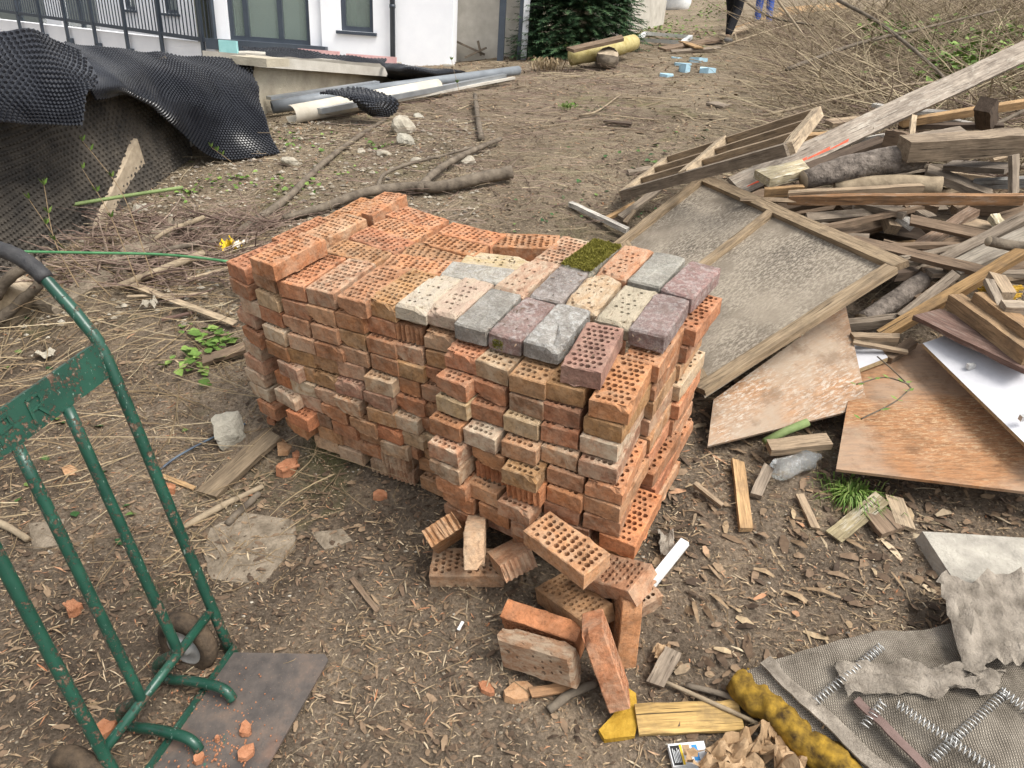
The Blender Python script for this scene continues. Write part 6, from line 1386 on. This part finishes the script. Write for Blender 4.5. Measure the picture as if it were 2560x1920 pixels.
# bigger single branches in the brush
for pts, r, lab in [([(1575, 0, .25), (1580, 40, .2), (1592, 92, .05)], .03, 'pale sapling stem standing in front of the person in black'), ([(1600, -5, .5), (1660, 35, .4), (1760, 55, .35)], .02, 'thin pale branch crossing before the person in blue'), ([(1680, 0, .6), (1720, 55, .4), (1760, 110, .2)], .018, 'pale branch rising from the brush right of the person in blue'), ([(1810, 0, .8), (1900, 50, .6), (2000, 130, .4), (2070, 200, .3)], .02, 'dark branch arching down through the upper right brush'), ([(1700, 150, .3), (1850, 95, .4), (2000, 60, .5), (2160, 20, .6)], .022, 'long grey branch across the upper right brush'), ([(1650, 250, .15), (1800, 215, .2), (1950, 185, .3), (2100, 170, .35)], .014, 'long pale stem across the lower brush'), ([(1560, 100, .15), (1650, 70, .25), (1730, 45, .35)], .016, 'pale fork at the left rim of the brush'), ([(2040, 330, .3), (2130, 280, .4), (2230, 230, .5)], .02, 'grey branch behind the long slanting board'), ([(1250, 250, .02), (1290, 240, .03), (1340, 205, .03)], .012, 'thin grey branch lying on the bare slope')]:
    br(pts, [r, r*.8, r*.55], lab, random.choice(['bark', 'bark_pale']), 8)
# pebbles in the gravelly patch below the membrane
def pebbles(n, reg, s, name, label, mask=None):
    mb = MB(); base = [(1, 0, 0), (-1, 0, 0), (0, 1, 0), (0, -1, 0), (0, 0, 1), (0, 0, -1)]; F = [(0, 2, 4), (2, 1, 4), (1, 3, 4), (3, 0, 4), (2, 0, 5), (1, 2, 5), (3, 1, 5), (0, 3, 5)]
    for _ in range(n):
        c = rand_ground(*reg, mask)
        if c is None: continue
        k = random.uniform(*s)*random.uniform(.5, 1); a = random.uniform(0, 3); mb.add([c+np.array([(x*math.cos(a)-y*math.sin(a))*k*random.uniform(.8, 1.3), (x*math.sin(a)+y*math.cos(a))*k*random.uniform(.7, 1.1), z*k*.6+k*.2]) for x, y, z in base], F)
    return tag(mb.build(name, M['pebbles']), label, 'pebbles', None, 'stuff')
pebbles(2600, (-3.6, -.3, 3.4, 7.2), (.008, .03), 'gravel', 'gravel in the soil below the membrane', lambda x, y: mnoise.noise(Vector((x*1.2, y*1.2, 8))) > -.25)
pebbles(1200, NEAR, (.003, .009), 'grit', 'small grit on the near soil')
# ------------------------------------------------------------------ leaves
def leaves(spots, n, size, mat, name, label, cat, tall=.03, up=.5):
    mb = MB()
    for (u, v, su, sv) in spots:
        for _ in range(n):
            c = G(random.gauss(u, su), random.gauss(v, sv)); s = random.uniform(*size)*(1 if depth(c) < 5 else 1.5); a = random.uniform(0, 6.283); x = unit((math.cos(a), math.sin(a), random.uniform(-.3, .3))); y = unit(np.cross((0, 0, 1), x)+np.array([0, 0, random.uniform(-up, up)])); c = c+np.array([0, 0, random.uniform(.005, tall)]); z = np.cross(x, y)*s*.12
            mb.add([c-x*s*.5, c-x*s*.15+y*s*.42+z, c+x*s*.2+y*s*.34+z, c+x*s*.62, c+x*s*.2-y*s*.34+z, c-x*s*.15-y*s*.42+z, c], [(0, 6, 1), (1, 6, 2), (2, 6, 3), (3, 6, 4), (4, 6, 5), (5, 6, 0)])
    return tag(mb.build(name, M[mat]), label, cat, None, 'stuff')
leaves([(440, 735, 28, 12), (420, 790, 32, 14), (470, 760, 18, 14)], 26, (.03, .065), 'leaf_green', 'ivy_leaves', 'fresh green ivy leaves left of the stack', 'ivy', .06)
leaves([(110, 920, 60, 40), (90, 1080, 60, 50), (320, 1180, 60, 60), (60, 760, 50, 40), (260, 900, 60, 60)], 4, (.025, .05), 'ivy', 'fallen_leaves', 'single green leaves on the soil behind the truck', 'leaves', .012)
leaves([(1330, 335, 40, 14), (1420, 370, 30, 10), (1500, 350, 60, 20), (1470, 310, 60, 30), (1290, 240, 20, 6), (1250, 430, 60, 30), (1150, 470, 50, 20), (1370, 470, 20, 10)], 16, (.015, .035), 'ivy', 'slope_ivy', 'small ivy leaves creeping over the slope', 'ivy', .03)
leaves([(1980, 130, 50, 18), (2040, 175, 60, 22), (2120, 190, 40, 25), (2050, 215, 40, 15), (1900, 120, 30, 10), (2150, 130, 40, 20)], 210, (.035, .07), 'leaf_green', 'weed_patch', 'bright green weeds growing in the brushwood', 'weeds', .4, .8)
leaves([(1460, 55, 40, 14), (1400, 60, 30, 10), (1540, 20, 20, 12), (1450, 80, 60, 10), (1230, 105, 20, 6), (1170, 120, 20, 5)], 130, (.03, .06), 'leaf_green', 'path_weeds', 'green weeds along the path at the top', 'weeds', .05)
leaves([(620, 300, 20, 10), (540, 395, 30, 10), (470, 400, 30, 14), (690, 310, 40, 16), (720, 370, 40, 14), (400, 425, 24, 8), (820, 320, 14, 5), (1230, 232, 14, 4), (640, 410, 40, 20)], 22, (.015, .032), 'leaf_green', 'sprouts', 'small green sprouts in the gravelly soil', 'sprouts', .04, .8)
def tuft(u, v, n, L, spread, label, mat='grass', wd=.003):
    c0 = G(u, v); mb = MB()
    for _ in range(n):
        a = random.uniform(0, 6.283); r = abs(random.gauss(0, spread*.35)); b = c0+np.array([r*math.cos(a), r*math.sin(a), -.01]); a2 = a+random.uniform(-.5, .5); l = L*random.uniform(.6, 1.1); o_ = np.array([math.cos(a2), math.sin(a2), 0])*random.uniform(.35, 1.)
        s = np.array([-math.sin(a2), math.cos(a2), 0])*wd; m1_ = b+o_*l*.35+[0, 0, l*.55]; e = b+o_*l*.95+[0, 0, l*random.uniform(.15, .55)]; mb.add([b-s, b+s, m1_+s*.8, m1_-s*.8, e], [(0, 1, 2, 3), (3, 2, 4)])
    return tag(mb.build('grass_tuft', M[mat]), label, 'grass')
tuft(1835, 1078, 300, .10, .15, 'green grass tuft below the large plywood sheet')
tuft(1185, 152, 160, .3, .35, 'dry yellow grass tuft near the house corner', 'straw', .006)
tuft(1225, 236, 60, .12, .2, 'small grass tuft on the bare slope')
# young shoots with buds in front of the pit
def shoot(pts, lab, r=.0035):
    P = spline([W(*q) for q in pts], 6); t = thing('shoot', lab, 'shoot', P[0], 'young shoots before the pit'); p = MB(); p.tube(P, [r*(1-.6*i/len(P)) for i in range(len(P))], 5); p.build('stem', M['straw'], t, True); p = MB()
    for q in (P[-1], P[-4], P[len(P)//2]):
        for k in range(5):
            a = random.uniform(0, 6.3); d = unit((math.cos(a)*.6, math.sin(a)*.6, 1)); s = unit(np.cross(d, (.3, .5, .2)))*.009; p.add([q, q+d*.02+s, q+d*.045, q+d*.02-s], [(0, 1, 2, 3)])
    p.build('buds', M['leaf_green'], t)
shoot([(330, 600, 3.9), (270, 430, 4.1), (215, 350, 4.2), (178, 305, 4.3)], 'tallest budding shoot in front of the lined pit')
shoot([(300, 620, 3.8), (240, 470, 4.0), (178, 365, 4.1)], 'budding shoot second from the left in front of the pit')
shoot([(170, 620, 3.6), (118, 520, 3.7), (95, 400, 3.8)], 'upright budding shoot near the truck grip')
shoot([(240, 640, 3.6), (140, 540, 3.7), (62, 430, 3.8)], 'leaning budding shoot nearest the left edge')
shoot([(500, 350, 5.6), (480, 335, 5.6), (456, 318, 5.6)], 'small budding twig in front of the draped membrane')
shoot([(1605, 215, 8.0), (1000, 230, 8.0), (975, 130, 8.1)][1:], 'dry upright stalk standing before the house wall')
sp = tuft(660, 1552, 1, .01, .01, 'single grass blade near the toe plate')
# thin bramble shoots with leaves on the brown plywood
for k, (pts, lab) in enumerate([([(1860, 905), (1930, 870), (1968, 838)], 'lower leafy bramble twig on the brown plywood'), ([(1850, 830), (1910, 815), (1965, 830)], 'upper leafy bramble twig on the brown plywood'), ([(1895, 770), (1930, 800), (1968, 838)], 'dark bare bramble twig meeting the leafy ones on the plywood')]):
    P = spline([G(u, v, .24) for u, v in pts], 5); t = thing('bramble_twig', lab, 'twig', P[0], 'bramble twigs on the plywood'); p = MB(); p.tube(P, .003, 5); p.build('stem', M['bark'], t, True)
    if k < 2:
        p = MB()
        for q in P[::3]:
            for j in range(2): a = random.uniform(0, 6.3); x = unit((math.cos(a), math.sin(a), .3)); y = unit(np.cross(x, (0, 0, 1))); p.add([q, q+x*.015+y*.009, q+x*.03, q+x*.015-y*.009], [(0, 1, 2, 3)])
        p.build('leaves', M['leaf_green'], t)
# fine dirt and twigs on top of the bricks
mb = MB()
for _ in range(900):
    x, y = random.uniform(-.95, .45), random.uniform(1.7, 3.1); s = np.array([x, y, -1.155+.001])
    d = s[1]+.62*s[0]
    if not (1.78 < d < 2.55): continue
    c = s2w(s+[0, 0, random.uniform(.001, .005)]); a = random.uniform(0, 6.3); dr = S2W @ np.array([math.cos(a), math.sin(a), random.uniform(-.1, .1)]); L = random.uniform(.002, .008); sd = np.cross(NS, dr)*random.uniform(.0008, .0025); mb.add([c-dr*L-sd, c-dr*L+sd, c+dr*L+sd, c+dr*L-sd], [(0, 1, 2, 3)])
tag(mb.build('brick_debris', M['litter']), 'crumbs and bits of twig lying on the stack top', 'debris', None, 'stuff')
